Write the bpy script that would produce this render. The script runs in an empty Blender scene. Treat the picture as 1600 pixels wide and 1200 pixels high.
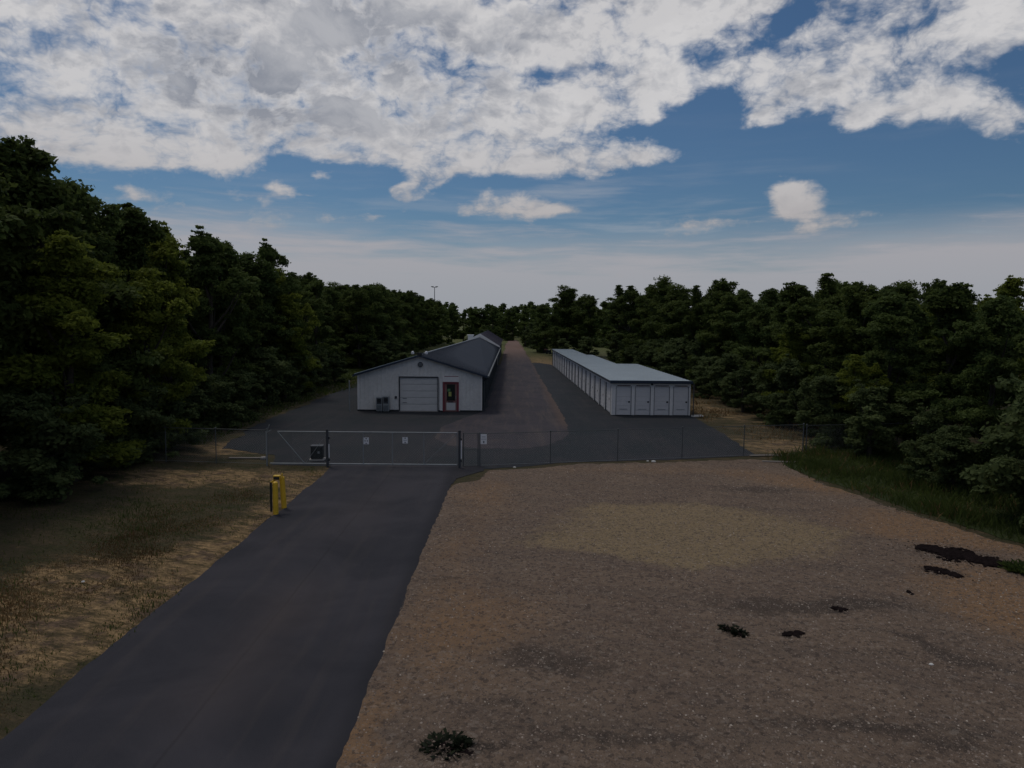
import bpy, bmesh, math, random
import numpy as np
from mathutils import Vector, Matrix

random.seed(7); RNG = np.random.default_rng(7)
SC = bpy.context.scene; COL = SC.collection; PI = math.pi; R = math.radians

# ------------------------------------------------------------------ camera
CAM_H = 6.6; F = 1130.0; PITCH = math.atan(100/F); ROLL = R(0.5)
cd = bpy.data.cameras.new('camera'); cam = bpy.data.objects.new('camera', cd); COL.objects.link(cam)
cd.sensor_width = 36; cd.lens = F/1600*36; cd.clip_end = 9000; cd.clip_start = 0.1
cam.matrix_world = Matrix.Translation((0, 0, CAM_H)) @ Matrix.Rotation(PI/2-PITCH, 4, 'X') @ Matrix.Rotation(ROLL, 4, 'Z')
SC.camera = cam

def ray(px, py):
    u = px-800; v = py-600
    u2 = u*math.cos(ROLL)+v*math.sin(ROLL); v2 = -u*math.sin(ROLL)+v*math.cos(ROLL)
    return (u2, F*math.cos(PITCH)-v2*math.sin(PITCH), -F*math.sin(PITCH)-v2*math.cos(PITCH))
def U(px, py, z=0.0):                      # a point of the photograph on the level plane z
    x, y, zz = ray(px, py); t = (z-CAM_H)/zz
    return (x*t, y*t)
def AE(px, py):                            # a point of the photograph as azimuth, elevation
    x, y, z = ray(px, py)
    return math.atan2(x, y), math.atan2(z, math.hypot(x, y))

# ------------------------------------------------------------------ node helpers
class NT:
    def __init__(s, tree): s.t = tree; s.n = tree.nodes; s.l = tree.links
    def new(s, k, **kw):
        n = s.n.new(k)
        for a, b in kw.items(): setattr(n, a, b)
        return n
    def put(s, sock, v):
        if hasattr(v, 'links') or isinstance(v, bpy.types.NodeSocket): s.l.new(v, sock)
        else: sock.default_value = v
    def math(s, op, a, b=0.0, c=0.0, clamp=False):
        n = s.new('ShaderNodeMath', operation=op, use_clamp=clamp)
        s.put(n.inputs[0], a); s.put(n.inputs[1], b)
        if op in ('MULTIPLY_ADD', 'WRAP'): s.put(n.inputs[2], c)
        return n.outputs[0]
    def mix(s, f, a, b):
        n = s.new('ShaderNodeMix', data_type='RGBA'); s.put(n.inputs[0], f)
        for i, v in ((6, a), (7, b)):
            if isinstance(v, tuple) and len(v) == 3: v = (*v, 1)
            s.put(n.inputs[i], v)
        return n.outputs[2]
    def ss(s, v, a, b, lo=0.0, hi=1.0):
        n = s.new('ShaderNodeMapRange', interpolation_type='SMOOTHSTEP')
        s.put(n.inputs[0], v); n.inputs[1].default_value = a; n.inputs[2].default_value = b
        n.inputs[3].default_value = lo; n.inputs[4].default_value = hi
        return n.outputs[0]
    def noise(s, vec, scale, detail=4, rough=0.55, dist=0.0):
        n = s.new('ShaderNodeTexNoise'); s.put(n.inputs['Vector'], vec)
        n.inputs['Scale'].default_value = scale; n.inputs['Detail'].default_value = detail
        n.inputs['Roughness'].default_value = rough; n.inputs['Distortion'].default_value = dist
        return n.outputs[0]
    def mapping(s, vec, loc=(0, 0, 0), rot=0.0, scale=(1, 1, 1), kind='TEXTURE'):
        n = s.new('ShaderNodeMapping', vector_type=kind); s.put(n.inputs[0], vec)
        n.inputs[1].default_value = loc; n.inputs[2].default_value = (0, 0, rot); n.inputs[3].default_value = scale
        return n.outputs[0]
    def blob(s, vec, x, y, sx, sy, rot=0.0, amp=1.0):
        g = s.new('ShaderNodeTexGradient', gradient_type='SPHERICAL')
        s.put(g.inputs[0], s.mapping(vec, (x, y, 0), rot, (sx, sy, 1)))
        return s.math('MULTIPLY', g.outputs[1], amp)
    def add(s, *v):
        r = v[0]
        for q in v[1:]: r = s.math('ADD', r, q)
        return r
    def warp(s, vec, scale, amt):
        n = s.new('ShaderNodeTexNoise'); s.put(n.inputs['Vector'], vec)
        n.inputs['Scale'].default_value = scale; n.inputs['Detail'].default_value = 4
        a = s.new('ShaderNodeVectorMath', operation='SUBTRACT'); s.l.new(n.outputs[1], a.inputs[0]); a.inputs[1].default_value = (.5, .5, .5)
        b = s.new('ShaderNodeVectorMath', operation='MULTIPLY'); s.l.new(a.outputs[0], b.inputs[0])
        b.inputs[1].default_value = amt if isinstance(amt, tuple) else (amt, amt, 0)
        c = s.new('ShaderNodeVectorMath', operation='ADD'); s.put(c.inputs[0], vec); s.l.new(b.outputs[0], c.inputs[1])
        return c.outputs[0]

# ------------------------------------------------------------------ world
SUN_AZ = R(-38); SUN_EL = R(62)            # ahead of the camera, left
w = bpy.data.worlds.new('World'); SC.world = w; w.use_nodes = True
T = NT(w.node_tree); T.n.clear()
SKY_STRENGTH = 0.085
sky = T.new('ShaderNodeTexSky', sky_type='NISHITA'); sky.sun_disc = False
sky.sun_elevation = SUN_EL; sky.sun_rotation = SUN_AZ; sky.air_density = 1.0; sky.dust_density = 0.6; sky.ozone_density = 2.0
tc = T.new('ShaderNodeTexCoord'); sx = T.new('ShaderNodeSeparateXYZ'); T.l.new(tc.outputs['Generated'], sx.inputs[0])
dx, dy, dz = sx.outputs
az = T.math('ARCTAN2', dx, dy); el = T.math('ARCSINE', dz)
cae = T.new('ShaderNodeCombineXYZ'); T.put(cae.inputs[0], az); T.put(cae.inputs[1], el); AEV = cae.outputs[0]
up = T.math('ADD', T.math('MAXIMUM', dz, 0.0), 0.10)
cpl = T.new('ShaderNodeCombineXYZ'); T.put(cpl.inputs[0], T.math('DIVIDE', dx, up)); T.put(cpl.inputs[1], T.math('DIVIDE', dy, up)); PL = cpl.outputs[0]
WAE = T.warp(T.warp(AEV, 7.0, (.045, .022, 0)), 22.0, (.03, .018, 0))
def cb(px, py, wx, wy, rot=0, amp=1.0, v=None):     # a cloud at a direction of the sky, radii in photograph pixels
    a, e = AE(px, py)
    return T.blob(v or WAE, a, e, wx/F, wy/F, rot, amp)
mass = [cb(330, 150, 520, 190, R(-4), 1.5), cb(90, 110, 330, 190, 0, 1.2), cb(700, 130, 420, 165, R(-6), 1.5), cb(900, 30, 330, 130, 0, 1.0),
        cb(470, -60, 700, 160, 0, 1.3), cb(640, 215, 400, 55, R(-4), .9), cb(160, 215, 330, 50, R(-6), .7),
        cb(980, 245, 240, 36, R(4), 1.0), cb(830, 195, 170, 60, 0, .8), cb(1010, 130, 110, 80, 0, .7),
        cb(1290, 85, 240, 125, R(-8), 1.6), cb(1440, 60, 175, 130, 0, 1.5), cb(1330, 140, 170, 55, 0, .8),
        cb(1605, 165, 95, 62, 0, 1.4), cb(1120, 20, 120, 50, 0, .9), cb(1590, 30, 90, 60, 0, .8),
        cb(655, 289, 62, 36, R(25), 1.7, AEV), cb(680, 274, 30, 24, 0, 1.2, AEV), cb(628, 303, 46, 18, 0, 1.3, AEV), cb(780, 318, 120, 30, 0, 1.7, AEV), cb(880, 328, 90, 18, 0, 1.1, AEV),
        cb(1243, 313, 56, 34, 0, 1.8, AEV), cb(1080, 349, 150, 26, 0, 1.35, AEV), cb(1290, 352, 105, 22, R(6), 1.2, AEV), cb(1187, 190, 60, 18, R(8), 1.2, AEV),
        cb(1015, 185, 26, 22, 0, .9), cb(1060, 146, 28, 20, 0, .9), cb(520, 275, 45, 12, 0, .8), cb(430, 290, 45, 14, 0, .8), cb(480, 303, 75, 12, 0, .8),
        cb(590, 335, 110, 14, 0, .8), cb(350, 350, 230, 38, 0, .35), cb(1180, 300, 200, 14, 0, .35)]
gaps = [cb(265, 45, 110, 36, R(-28), -1.25), cb(60, 10, 110, 30, 0, -.8), cb(1075, 75, 60, 60, 0, -.45), cb(500, 300, 380, 34, 0, -.8), cb(1580, 100, 50, 40, 0, -.5), cb(1050, 210, 120, 40, 0, -.4), cb(1250, 230, 330, 40, 0, -.5), cb(1230, 30, 60, 26, R(30), -.6), cb(950, 100, 60, 26, 0, -.35), cb(1175, 318, 60, 26, 0, -.8, AEV), cb(560, 272, 330, 20, R(-2), -.8, AEV), cb(200, 268, 300, 22, 0, -.6, AEV), cb(1040, 295, 100, 22, 0, -.4, AEV)]
C = T.add(*mass, *gaps)
hi = T.ss(el, 0.50, 0.68)                            # unseen cloud above, beside and behind, amount set to brighten walls and ground
C = T.add(C, T.math('MULTIPLY', hi, 0.54), T.math('MULTIPLY', T.math('MULTIPLY', T.ss(T.math('ABSOLUTE', az), .75, 1.0), T.ss(el, .12, .3)), 0.42))
n1 = T.noise(T.mapping(PL, rot=R(-18), scale=(1.3, .8, 1)), 1.6, 10, .62, .4)
SV = T.mapping(T.warp(T.warp(AEV, 9.0, (.05, .03, 0)), 30.0, (.022, .015, 0)), scale=(1.25, .8, 1))
n2 = T.noise(SV, 8, 11, .60, .25); n4 = T.noise(AEV, 45, 6, .65, .3)
def billow(vec, sc):
    v_ = T.new('ShaderNodeTexVoronoi'); T.put(v_.inputs['Vector'], vec); v_.inputs['Scale'].default_value = sc
    v_.inputs['Detail'].default_value = 4; v_.inputs['Roughness'].default_value = .62; v_.inputs['Lacunarity'].default_value = 2.1
    return v_.outputs['Distance']
bl = billow(SV, 17); bl2 = billow(T.mapping(SV, loc=(.006*(1 if SUN_AZ < 0 else -1), -.012, 0), kind='POINT'), 17)
nz = T.add(T.math('MULTIPLY_ADD', n1, 1.6, -.80), T.math('MULTIPLY_ADD', n2, 2.5, -1.25), T.math('MULTIPLY_ADD', bl, -.65, .31), T.math('MULTIPLY_ADD', n4, .4, -.20))
dens0 = T.math('ADD', T.math('SUBTRACT', T.math('MINIMUM', C, 1.15), .02), nz)
dens = T.ss(dens0, -.05, 0.72)
n2b = T.noise(T.mapping(SV, loc=(.004, -.020, 0), kind='POINT'), 8, 8, .56, .25)
relief = T.add(T.math('MULTIPLY', T.math('SUBTRACT', n2, n2b), 3.6), T.math('MULTIPLY', T.math('SUBTRACT', bl, bl2), .9))
low = T.noise(T.mapping(PL, rot=R(20), scale=(1.6, .8, 1)), 1.0, 5, .55, .5)
shade = T.math('MULTIPLY', T.ss(dens0, .45, 1.35), T.ss(low, .36, .58))
dk = T.add(cb(370, 130, 280, 95, R(-16), 1.7), cb(600, 60, 280, 95, R(-20), 1.6), cb(820, 60, 90, 60, 0, .5), cb(640, 190, 160, 40, R(-14), .8), cb(1330, 130, 130, 50, 0, .6), cb(60, 130, 160, 60, 0, .5), cb(1170, 60, 60, 30, 0, .4))
shade = T.add(T.math('MULTIPLY', shade, .50), T.math('MULTIPLY', T.math('MULTIPLY', dk, T.ss(dens0, .3, .9)), T.ss(n2, .3, .65, .45, 1.1)), T.math('MULTIPLY_ADD', n4, .25, -.12))
k = 1.0/SKY_STRENGTH
shade = T.math('ADD', shade, relief, clamp=True)
cloudc = T.mix(shade, (.55*k, .54*k, .545*k), (.245*k, .26*k, .30*k))
bright = T.ss(n2, .45, .65)
cloudc = T.mix(T.math('MULTIPLY', bright, .35), cloudc, (.70*k, .685*k, .68*k))
SKYTINT = T.new('ShaderNodeMix', data_type='RGBA', blend_type='MULTIPLY'); SKYTINT.inputs[0].default_value = 1
T.l.new(sky.outputs[0], SKYTINT.inputs[6]); SKYTINT.inputs[7].default_value = (.30, .41, .50, 1)
base = SKYTINT.outputs[2]
st = T.noise(T.mapping(T.warp(AEV, 4, (.05, .02, 0)), scale=(.22, .022, 1)), 1.0, 6, .6)
st2 = T.noise(T.mapping(AEV, scale=(.5, .12, 1)), 1.0, 3, .5)
veil = T.math('MULTIPLY', T.math('MULTIPLY', T.ss(st, .42, .72), T.ss(st2, .35, .65)), T.ss(el, .30, .10))
base = T.mix(T.math('MULTIPLY', veil, .55), base, (.40*k, .40*k, .42*k))
# low pale haze bank with a ragged top
hz = T.math('ADD', el, T.math('MULTIPLY_ADD', st, .16, -.08))
side = T.math('MULTIPLY', T.ss(T.math('ABSOLUTE', T.math('ADD', az, -.15)), .1, .6), .02)
hzf = T.ss(T.math('SUBTRACT', hz, side), .135, .055)
hcol = T.mix(T.ss(el, .12, .0), (.36*k, .345*k, .365*k), (.30*k, .315*k, .35*k))
base = T.mix(T.math('MULTIPLY', hzf, .92), base, hcol)
dens = T.math('MULTIPLY', dens, T.ss(el, .02, .10))
cloudc = T.mix(T.ss(el, .09, .28), T.mix(T.math('MULTIPLY', T.ss(dens0, .2, .9), .5), (.33*k, .315*k, .32*k), (.46*k, .43*k, .425*k)), cloudc)
final = T.mix(T.math('MULTIPLY', dens, .95), base, cloudc)
final = T.mix(T.ss(el, .0, -.03), final, (.06*k, .06*k, .05*k))
bg = T.new('ShaderNodeBackground'); T.l.new(final, bg.inputs[0]); bg.inputs[1].default_value = SKY_STRENGTH
wo = T.new('ShaderNodeOutputWorld'); T.l.new(bg.outputs[0], wo.inputs[0])
w.cycles.sampling_method = 'MANUAL'; w.cycles.sample_map_resolution = 512

sd = bpy.data.lights.new('sun', 'SUN'); sun = bpy.data.objects.new('sun', sd); COL.objects.link(sun)
sd.energy = 0.80; sd.angle = R(12); sd.color = (1.0, .93, .82)
sv = Vector((math.sin(SUN_AZ)*math.cos(SUN_EL), math.cos(SUN_AZ)*math.cos(SUN_EL), math.sin(SUN_EL)))
sun.rotation_euler = sv.to_track_quat('Z', 'Y').to_euler()
sky.sun_rotation = SUN_AZ
SC.view_settings.view_transform = 'Standard'; SC.view_settings.look = 'None'; SC.view_settings.exposure = 0.10; SC.view_settings.gamma = 1
SC.view_settings.use_curve_mapping = False
SC.cycles.max_bounces = 5; SC.cycles.diffuse_bounces = 3; SC.cycles.transparent_max_bounces = 4

# ------------------------------------------------------------------ materials
def mat(name, col, rough=.6, metal=0.0, var=.12, nscale=3.0, bump=0.0, bscale=40, spec=.4):
    m = bpy.data.materials.new(name); m.use_nodes = True; t = NT(m.node_tree)
    p = t.n['Principled BSDF']; tcn = t.new('ShaderNodeTexCoord'); v = tcn.outputs['Object']
    n = t.noise(v, nscale, 5, .6); n2_ = t.noise(v, nscale*9, 3, .6)
    f = t.math('MULTIPLY_ADD', n2_, .5, t.math('MULTIPLY', n, .5))
    a = tuple(c*(1-var) for c in col); b = tuple(min(1, c*(1+var)) for c in col)
    t.put(p.inputs['Base Color'], t.mix(t.ss(f, .3, .7), a, b))
    p.inputs['Roughness'].default_value = rough; p.inputs['Metallic'].default_value = metal; p.inputs['Specular IOR Level'].default_value = spec
    if bump:
        bn = t.new('ShaderNodeBump'); bn.inputs['Distance'].default_value = bump; bn.inputs['Strength'].default_value = .6
        t.put(bn.inputs['Height'], t.noise(v, bscale, 4, .6)); t.l.new(bn.outputs[0], p.inputs['Normal'])
    return m
M = {}
M['white'] = mat('white_metal', (.76, .74, .725), .5, var=.07, nscale=.8)
M['white_dirty'] = mat('aged_white_metal', (.66, .645, .625), .55, var=.12, nscale=.7)
M['door_white'] = mat('door_white', (.66, .645, .65), .45, var=.06)
M['door_grey'] = mat('door_grey', (.60, .59, .58), .5, var=.08)
M['side_shade'] = mat('shaded_side_metal', (.04, .05, .055), .8, spec=.1)  # side metal taken as white, its shade painted into the colour
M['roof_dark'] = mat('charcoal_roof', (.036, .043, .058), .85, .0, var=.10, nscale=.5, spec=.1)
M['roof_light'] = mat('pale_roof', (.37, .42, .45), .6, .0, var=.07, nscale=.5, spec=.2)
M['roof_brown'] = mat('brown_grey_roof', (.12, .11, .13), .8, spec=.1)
M['navy'] = mat('navy_trim', (.022, .035, .060), .45)
M['black'] = mat('black_paint', (.018, .02, .022), .5)
M['jamb'] = mat('grey_jamb', (.16, .165, .18), .6)
M['darktrim'] = mat('dark_trim', (.05, .055, .065), .5)
M['red'] = mat('red_paint', (.21, .028, .045), .5)
M['rust'] = mat('faded_red', (.26, .13, .12), .6)
M['galv'] = mat('galvanised_steel', (.27, .29, .30), .5, .2, var=.15)
M['wire'] = mat('dull_wire', (.22, .24, .24), .6, .2)
M['postgrey'] = mat('weathered_post', (.10, .108, .11), .6, .2)
M['yellow'] = mat('yellow_paint', (.70, .43, .03), .45, var=.15, nscale=5)
M['sign'] = mat('sign_white', (.72, .72, .74), .5, var=.05)
M['signgrey'] = mat('sign_print', (.14, .14, .16), .5)
M['concrete'] = mat('concrete', (.34, .32, .30), .9, var=.15, bump=.01)
M['glass'] = mat('dark_glass', (.02, .025, .022), .08, spec=.6)
M['notice'] = mat('notice_yellow', (.40, .42, .12), .6)
M['noticeg'] = mat('notice_green', (.10, .22, .09), .6)
M['stone_pale'] = mat('pale_stone', (.62, .60, .56), .8, var=.1)
M['clod'] = mat('dark_debris', (.014, .010, .010), 1.0, spec=.02, var=.5, nscale=8, bump=.03, bscale=15)
M['wood'] = mat('weathered_board', (.20, .175, .15), .8, var=.2)
M['bark'] = mat('bark', (.055, .045, .035), .95, var=.35, nscale=6, bump=.02)

def leafmat(name, dark, light, trans=.48):
    m = bpy.data.materials.new(name); m.use_nodes = True; t = NT(m.node_tree); t.n.clear()
    at = t.new('ShaderNodeAttribute', attribute_name='tint'); oi = t.new('ShaderNodeObjectInfo')
    f = t.math('ADD', t.math('MULTIPLY', at.outputs['Fac'], .75), t.math('MULTIPLY', oi.outputs['Random'], .25))
    col = t.mix(f, dark, light)
    d = t.new('ShaderNodeBsdfPrincipled'); t.put(d.inputs['Base Color'], col); d.inputs['Roughness'].default_value = .7; d.inputs['Specular IOR Level'].default_value = .08
    tr = t.new('ShaderNodeBsdfTranslucent'); t.put(tr.inputs[0], col)
    mx = t.new('ShaderNodeMixShader'); mx.inputs[0].default_value = trans
    t.l.new(d.outputs[0], mx.inputs[1]); t.l.new(tr.outputs[0], mx.inputs[2])
    o = t.new('ShaderNodeOutputMaterial'); t.l.new(mx.outputs[0], o.inputs[0])
    return m
M['leaf'] = leafmat('leaves_dark_green', (.042, .066, .020), (.115, .145, .036))
M['leaf_mid'] = leafmat('leaves_mid_green', (.052, .080, .026), (.130, .170, .046))
M['leaf_bright'] = leafmat('leaves_yellow_green', (.070, .100, .018), (.22, .25, .040))
M['leaf_bush'] = leafmat('leaves_bush', (.055, .078, .030), (.140, .175, .066))
M['weed_dark'] = leafmat('dark_weed', (.010, .012, .008), (.024, .030, .015), .1)
M['blade'] = leafmat('grass_green', (.028, .046, .015), (.115, .145, .036))
M['straw'] = leafmat('dry_grass', (.09, .058, .028), (.34, .215, .095), .15)

# ------------------------------------------------------------------ object helpers
def link(name, me, m=None, parent=None, kind=None):
    o = bpy.data.objects.new(name, me); COL.objects.link(o)
    if m is not None and me is not None and not me.materials: me.materials.append(m)
    if parent is not None: o.parent = parent
    if kind: o['kind'] = kind
    return o
def tag(o, label, cat, group=None):
    o['label'] = label; o['category'] = cat
    if group: o['group'] = group
    return o
def empty(name, loc, rz, label, cat, group=None):
    o = link(name, None); o.location = loc; o.rotation_euler = (0, 0, rz); o.empty_display_size = .3
    return tag(o, label, cat, group)
def npmesh(name, V, Fc, tint=None, smooth=False):
    V = np.asarray(V, np.float32); Fc = np.asarray(Fc, np.int32); k = Fc.shape[1]
    me = bpy.data.meshes.new(name); me.vertices.add(len(V)); me.vertices.foreach_set('co', V.ravel())
    me.loops.add(Fc.size); me.loops.foreach_set('vertex_index', Fc.ravel())
    me.polygons.add(len(Fc)); me.polygons.foreach_set('loop_start', np.arange(0, Fc.size, k, dtype=np.int32))
    me.polygons.foreach_set('loop_total', np.full(len(Fc), k, np.int32))
    if smooth: me.polygons.foreach_set('use_smooth', np.ones(len(Fc), bool))
    me.update(calc_edges=True)
    if tint is not None:
        a = me.attributes.new('tint', 'FLOAT', 'POINT'); a.data.foreach_set('value', np.asarray(tint, np.float32))
    return me
class MB:
    def __init__(s): s.v = []; s.f = []
    def quadbox(s, P):                              # 8 corners: bottom four, top four
        b = len(s.v); s.v += [tuple(p) for p in P]
        for f in ((3, 2, 1, 0), (4, 5, 6, 7), (0, 1, 5, 4), (1, 2, 6, 5), (2, 3, 7, 6), (3, 0, 4, 7)): s.f.append(tuple(b+i for i in f))
        return s
    def box(s, x0, x1, y0, y1, z0, z1):
        return s.quadbox([(x0, y0, z0), (x1, y0, z0), (x1, y1, z0), (x0, y1, z0), (x0, y0, z1), (x1, y0, z1), (x1, y1, z1), (x0, y1, z1)])
    def poly(s, pts):
        b = len(s.v); s.v += [tuple(p) for p in pts]; s.f.append(tuple(range(b, b+len(pts)))); return s
    def tube(s, a, b, r0, r1=None, n=8, cap=True):
        r1 = r0 if r1 is None else r1; a = Vector(a); b = Vector(b); d = (b-a).normalized()
        q = d.orthogonal().normalized(); p = d.cross(q); i0 = len(s.v)
        for c, r in ((a, r0), (b, r1)):
            for k in range(n):
                t = 2*PI*k/n; s.v.append(tuple(c+(q*math.cos(t)+p*math.sin(t))*r))
        for k in range(n): s.f.append((i0+k, i0+(k+1) % n, i0+n+(k+1) % n, i0+n+k))
        if cap: s.f.append(tuple(i0+n-1-k for k in range(n))); s.f.append(tuple(i0+n+k for k in range(n)))
        return s
    def dome(s, c, r, n=10, m=4, sz=1.0):
        i0 = len(s.v)
        for j in range(m):
            t = j/m*PI/2
            for k in range(n):
                a = 2*PI*k/n; s.v.append((c[0]+r*math.cos(t)*math.cos(a), c[1]+r*math.cos(t)*math.sin(a), c[2]+r*sz*math.sin(t)))
        s.v.append((c[0], c[1], c[2]+r*sz)); top = len(s.v)-1
        for j in range(m-1):
            for k in range(n): s.f.append((i0+j*n+k, i0+j*n+(k+1) % n, i0+(j+1)*n+(k+1) % n, i0+(j+1)*n+k))
        for k in range(n): s.f.append((i0+(m-1)*n+k, i0+(m-1)*n+(k+1) % n, top))
        return s
    def build(s, name, m, parent=None, kind=None, smooth=False, bevel=0):
        me = bpy.data.meshes.new(name); me.from_pydata(s.v, [], s.f); me.update()
        if smooth: me.polygons.foreach_set('use_smooth', [True]*len(me.polygons))
        o = link(name, me, m, parent, kind)
        if bevel:
            b = o.modifiers.new('bevel', 'BEVEL'); b.width = bevel; b.segments = 2; b.limit_method = 'ANGLE'
        return o
def copy_tree(o, parent=None):
    c = o.copy(); COL.objects.link(c)
    if parent is not None: c.parent = parent
    for ch in list(o.children): copy_tree(ch, c)
    return c

# ------------------------------------------------------------------ ground sheets
def surf(name): 
    m = bpy.data.materials.new(name); m.use_nodes = True; t = NT(m.node_tree)
    g = t.new('ShaderNodeNewGeometry'); return m, t, t.n['Principled BSDF'], g.outputs['Position']
def tblob(t, v, px, py, rx, ry, rot=0, amp=1.0):
    x, y = U(px, py); return t.blob(v, x, y, rx, ry, rot, amp)
def setbump(t, p, h, dist, strength=.8):
    b = t.new('ShaderNodeBump'); b.inputs['Distance'].default_value = dist; b.inputs['Strength'].default_value = strength
    t.put(b.inputs['Height'], h); t.l.new(b.outputs[0], p.inputs['Normal'])

# open ground: grass with straw and bare earth
m, t, p, P = surf('open_ground')
W = t.warp(P, .5, 1.6)
big = t.noise(P, .22, 5, .6, .5); mid = t.noise(t.mapping(P, rot=R(-20), scale=(1.8, .7, 1)), 1.1, 6, .65); fine = t.noise(t.mapping(P, rot=R(-15), scale=(1.7, .8, 1)), 11, 5, .8)
straw = t.add(tblob(t, W, 330, 880, 2.5, 8.0, R(-8), 1.6), tblob(t, W, 120, 930, 3.6, 4.2, 0, 1.7), tblob(t, W, 0, 1000, 2.6, 3.0, 0, 1.2), tblob(t, W, 400, 850, 1.4, 5, R(-10), 1.0),
              tblob(t, W, 300, 745, 6.0, 2.4, 0, 1.3), tblob(t, W, 470, 765, 1.6, 5, 0, 1.1), tblob(t, W, 420, 745, 3, 2.4, 0, .5), tblob(t, W, 370, 700, 3.5, 3, 0, 1.2), tblob(t, W, 1230, 700, 4.0, 5.5, R(10), 1.2),
              tblob(t, W, 1110, 640, 3.5, 14, R(6), .8), tblob(t, W, 505, 640, 2.0, 16, 0, 1.3), tblob(t, W, 0, 690, .1, .1), t.blob(W, 5.0, 112, 5, 40, 0, 1.2), tblob(t, W, 545, 655, 2, 10, 0, .8))
sf = t.math('ADD', straw, t.math('MULTIPLY_ADD', mid, 2.6, -1.45))
sf = t.math('ADD', sf, t.math('MULTIPLY_ADD', fine, .9, -.45))
sf = t.ss(sf, .0, .75)
green = t.mix(t.ss(fine, .3, .7), (.018, .020, .010), (.080, .074, .036)); green = t.mix(t.ss(mid, .35, .6), green, t.mix(fine, (.030, .026, .016), (.11, .085, .05)))
strawc = t.mix(t.ss(t.noise(t.mapping(P, rot=R(-15), scale=(1.6, .7, 1)), 6, 6, .8), .28, .68), (.058, .044, .025), (.43, .285, .145))
earth = t.mix(t.ss(fine, .3, .7), (.06, .042, .030), (.20, .135, .09))
strawc = t.mix(t.ss(t.noise(P, 1.3, 6, .7), .45, .62), strawc, earth)
strawc = t.mix(t.math('MULTIPLY', t.ss(t.noise(t.mapping(P, rot=R(-25), scale=(2.2, .6, 1)), 2.2, 6, .75), .44, .62), .78), strawc, (.050, .042, .022))
gr = t.mix(sf, green, strawc)
sp = t.new('ShaderNodeSeparateXYZ'); t.l.new(P, sp.inputs[0])
clr = t.ss(t.blob(W, -24, 86, 9, 11, 0, 1.0), .05, .4)
gr = t.mix(t.math('MULTIPLY', clr, .85), gr, t.mix(fine, (.045, .065, .022), (.11, .14, .05)))
far = t.ss(sp.outputs[1], 100, 170)
gr = t.mix(far, gr, t.mix(t.noise(P, .3, 4, .6), (.05, .065, .022), (.14, .14, .055)))
t.put(p.inputs['Base Color'], gr); p.inputs['Roughness'].default_value = .95; p.inputs['Specular IOR Level'].default_value = .1
setbump(t, p, t.add(fine, t.math('MULTIPLY', mid, 2)), .06)
M['ground'] = m
xs = [-4000, -600, -120] + list(np.arange(-40, 41, 1.0)) + [120, 600, 4000]; ys = [-600, -60] + list(np.arange(-10, 121, 1.0)) + [200, 400, 900, 6000]
V = np.array([(x, y, 0.0) for y in ys for x in xs]); nx = len(xs)
hN = RNG.random(len(V))
ymask = (V[:, 1] > 2) & (V[:, 1] < 30) & (V[:, 0] < -9) & (V[:, 0] > -39)
V[:, 2] = np.where(ymask, -.05*hN+.0, 0)
Fc = [(j*nx+i, j*nx+i+1, (j+1)*nx+i+1, (j+1)*nx+i) for j in range(len(ys)-1) for i in range(nx-1)]
link('ground', npmesh('ground', V, Fc, smooth=True), m, kind='structure')

def sheet(name, pts, z, m, jag=.04, step=.25, thick=.0):
    P2 = []
    n = len(pts)
    for i in range(n):
        a = Vector(pts[i][:2]); b = Vector(pts[(i+1) % n][:2]); j = jag if len(pts[i]) < 3 else pts[i][2]
        L = (b-a).length; k = max(1, int(L/step)) if L < 60 else max(1, int(L/1.0)); nn = Vector((-(b-a).y, (b-a).x))/max(L, 1e-6); off = 0
        for q in range(k):
            off = off*.7+random.gauss(0, 1)*j*.7
            P2.append((a+(b-a)*q/k+nn*(off if q else 0)))
    me = bpy.data.meshes.new(name); bm = bmesh.new()
    top = [bm.verts.new((q.x, q.y, z)) for q in P2]; f = bm.faces.new(top)
    bot = [bm.verts.new((q.x, q.y, -.03)) for q in P2]
    for i in range(len(P2)): bm.faces.new((top[i], bot[i], bot[(i+1) % len(P2)], top[(i+1) % len(P2)]))
    bmesh.ops.triangulate(bm, faces=[f]); bmesh.ops.recalc_face_normals(bm, faces=bm.faces[:]); bm.to_mesh(me); bm.free()
    return link(name, me, m, kind='structure')

def asphalt(name, a, b, streak, blue):
    m, t, p, P = surf(name); p.inputs['Specular IOR Level'].default_value = .12
    f = t.noise(P, 60, 3, .8); g = t.noise(P, .35, 5, .6, .6); s = t.noise(t.mapping(t.warp(P, .3, .5), scale=(.5, 9, 1)), 1.0, 5, .6)
    c = t.mix(t.ss(g, .3, .7), a, b); c = t.mix(t.math('MULTIPLY', t.ss(s, .48, .68), streak), c, (.105, .085, .075))
    c = t.mix(t.math('MULTIPLY', t.ss(f, .62, .8), .35), c, (.17, .16, .16)); c = t.mix(t.math('MULTIPLY', t.ss(f, .4, .25), .5), c, (.015, .015, .017))
    return m, t, p, P, c, f
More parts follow.
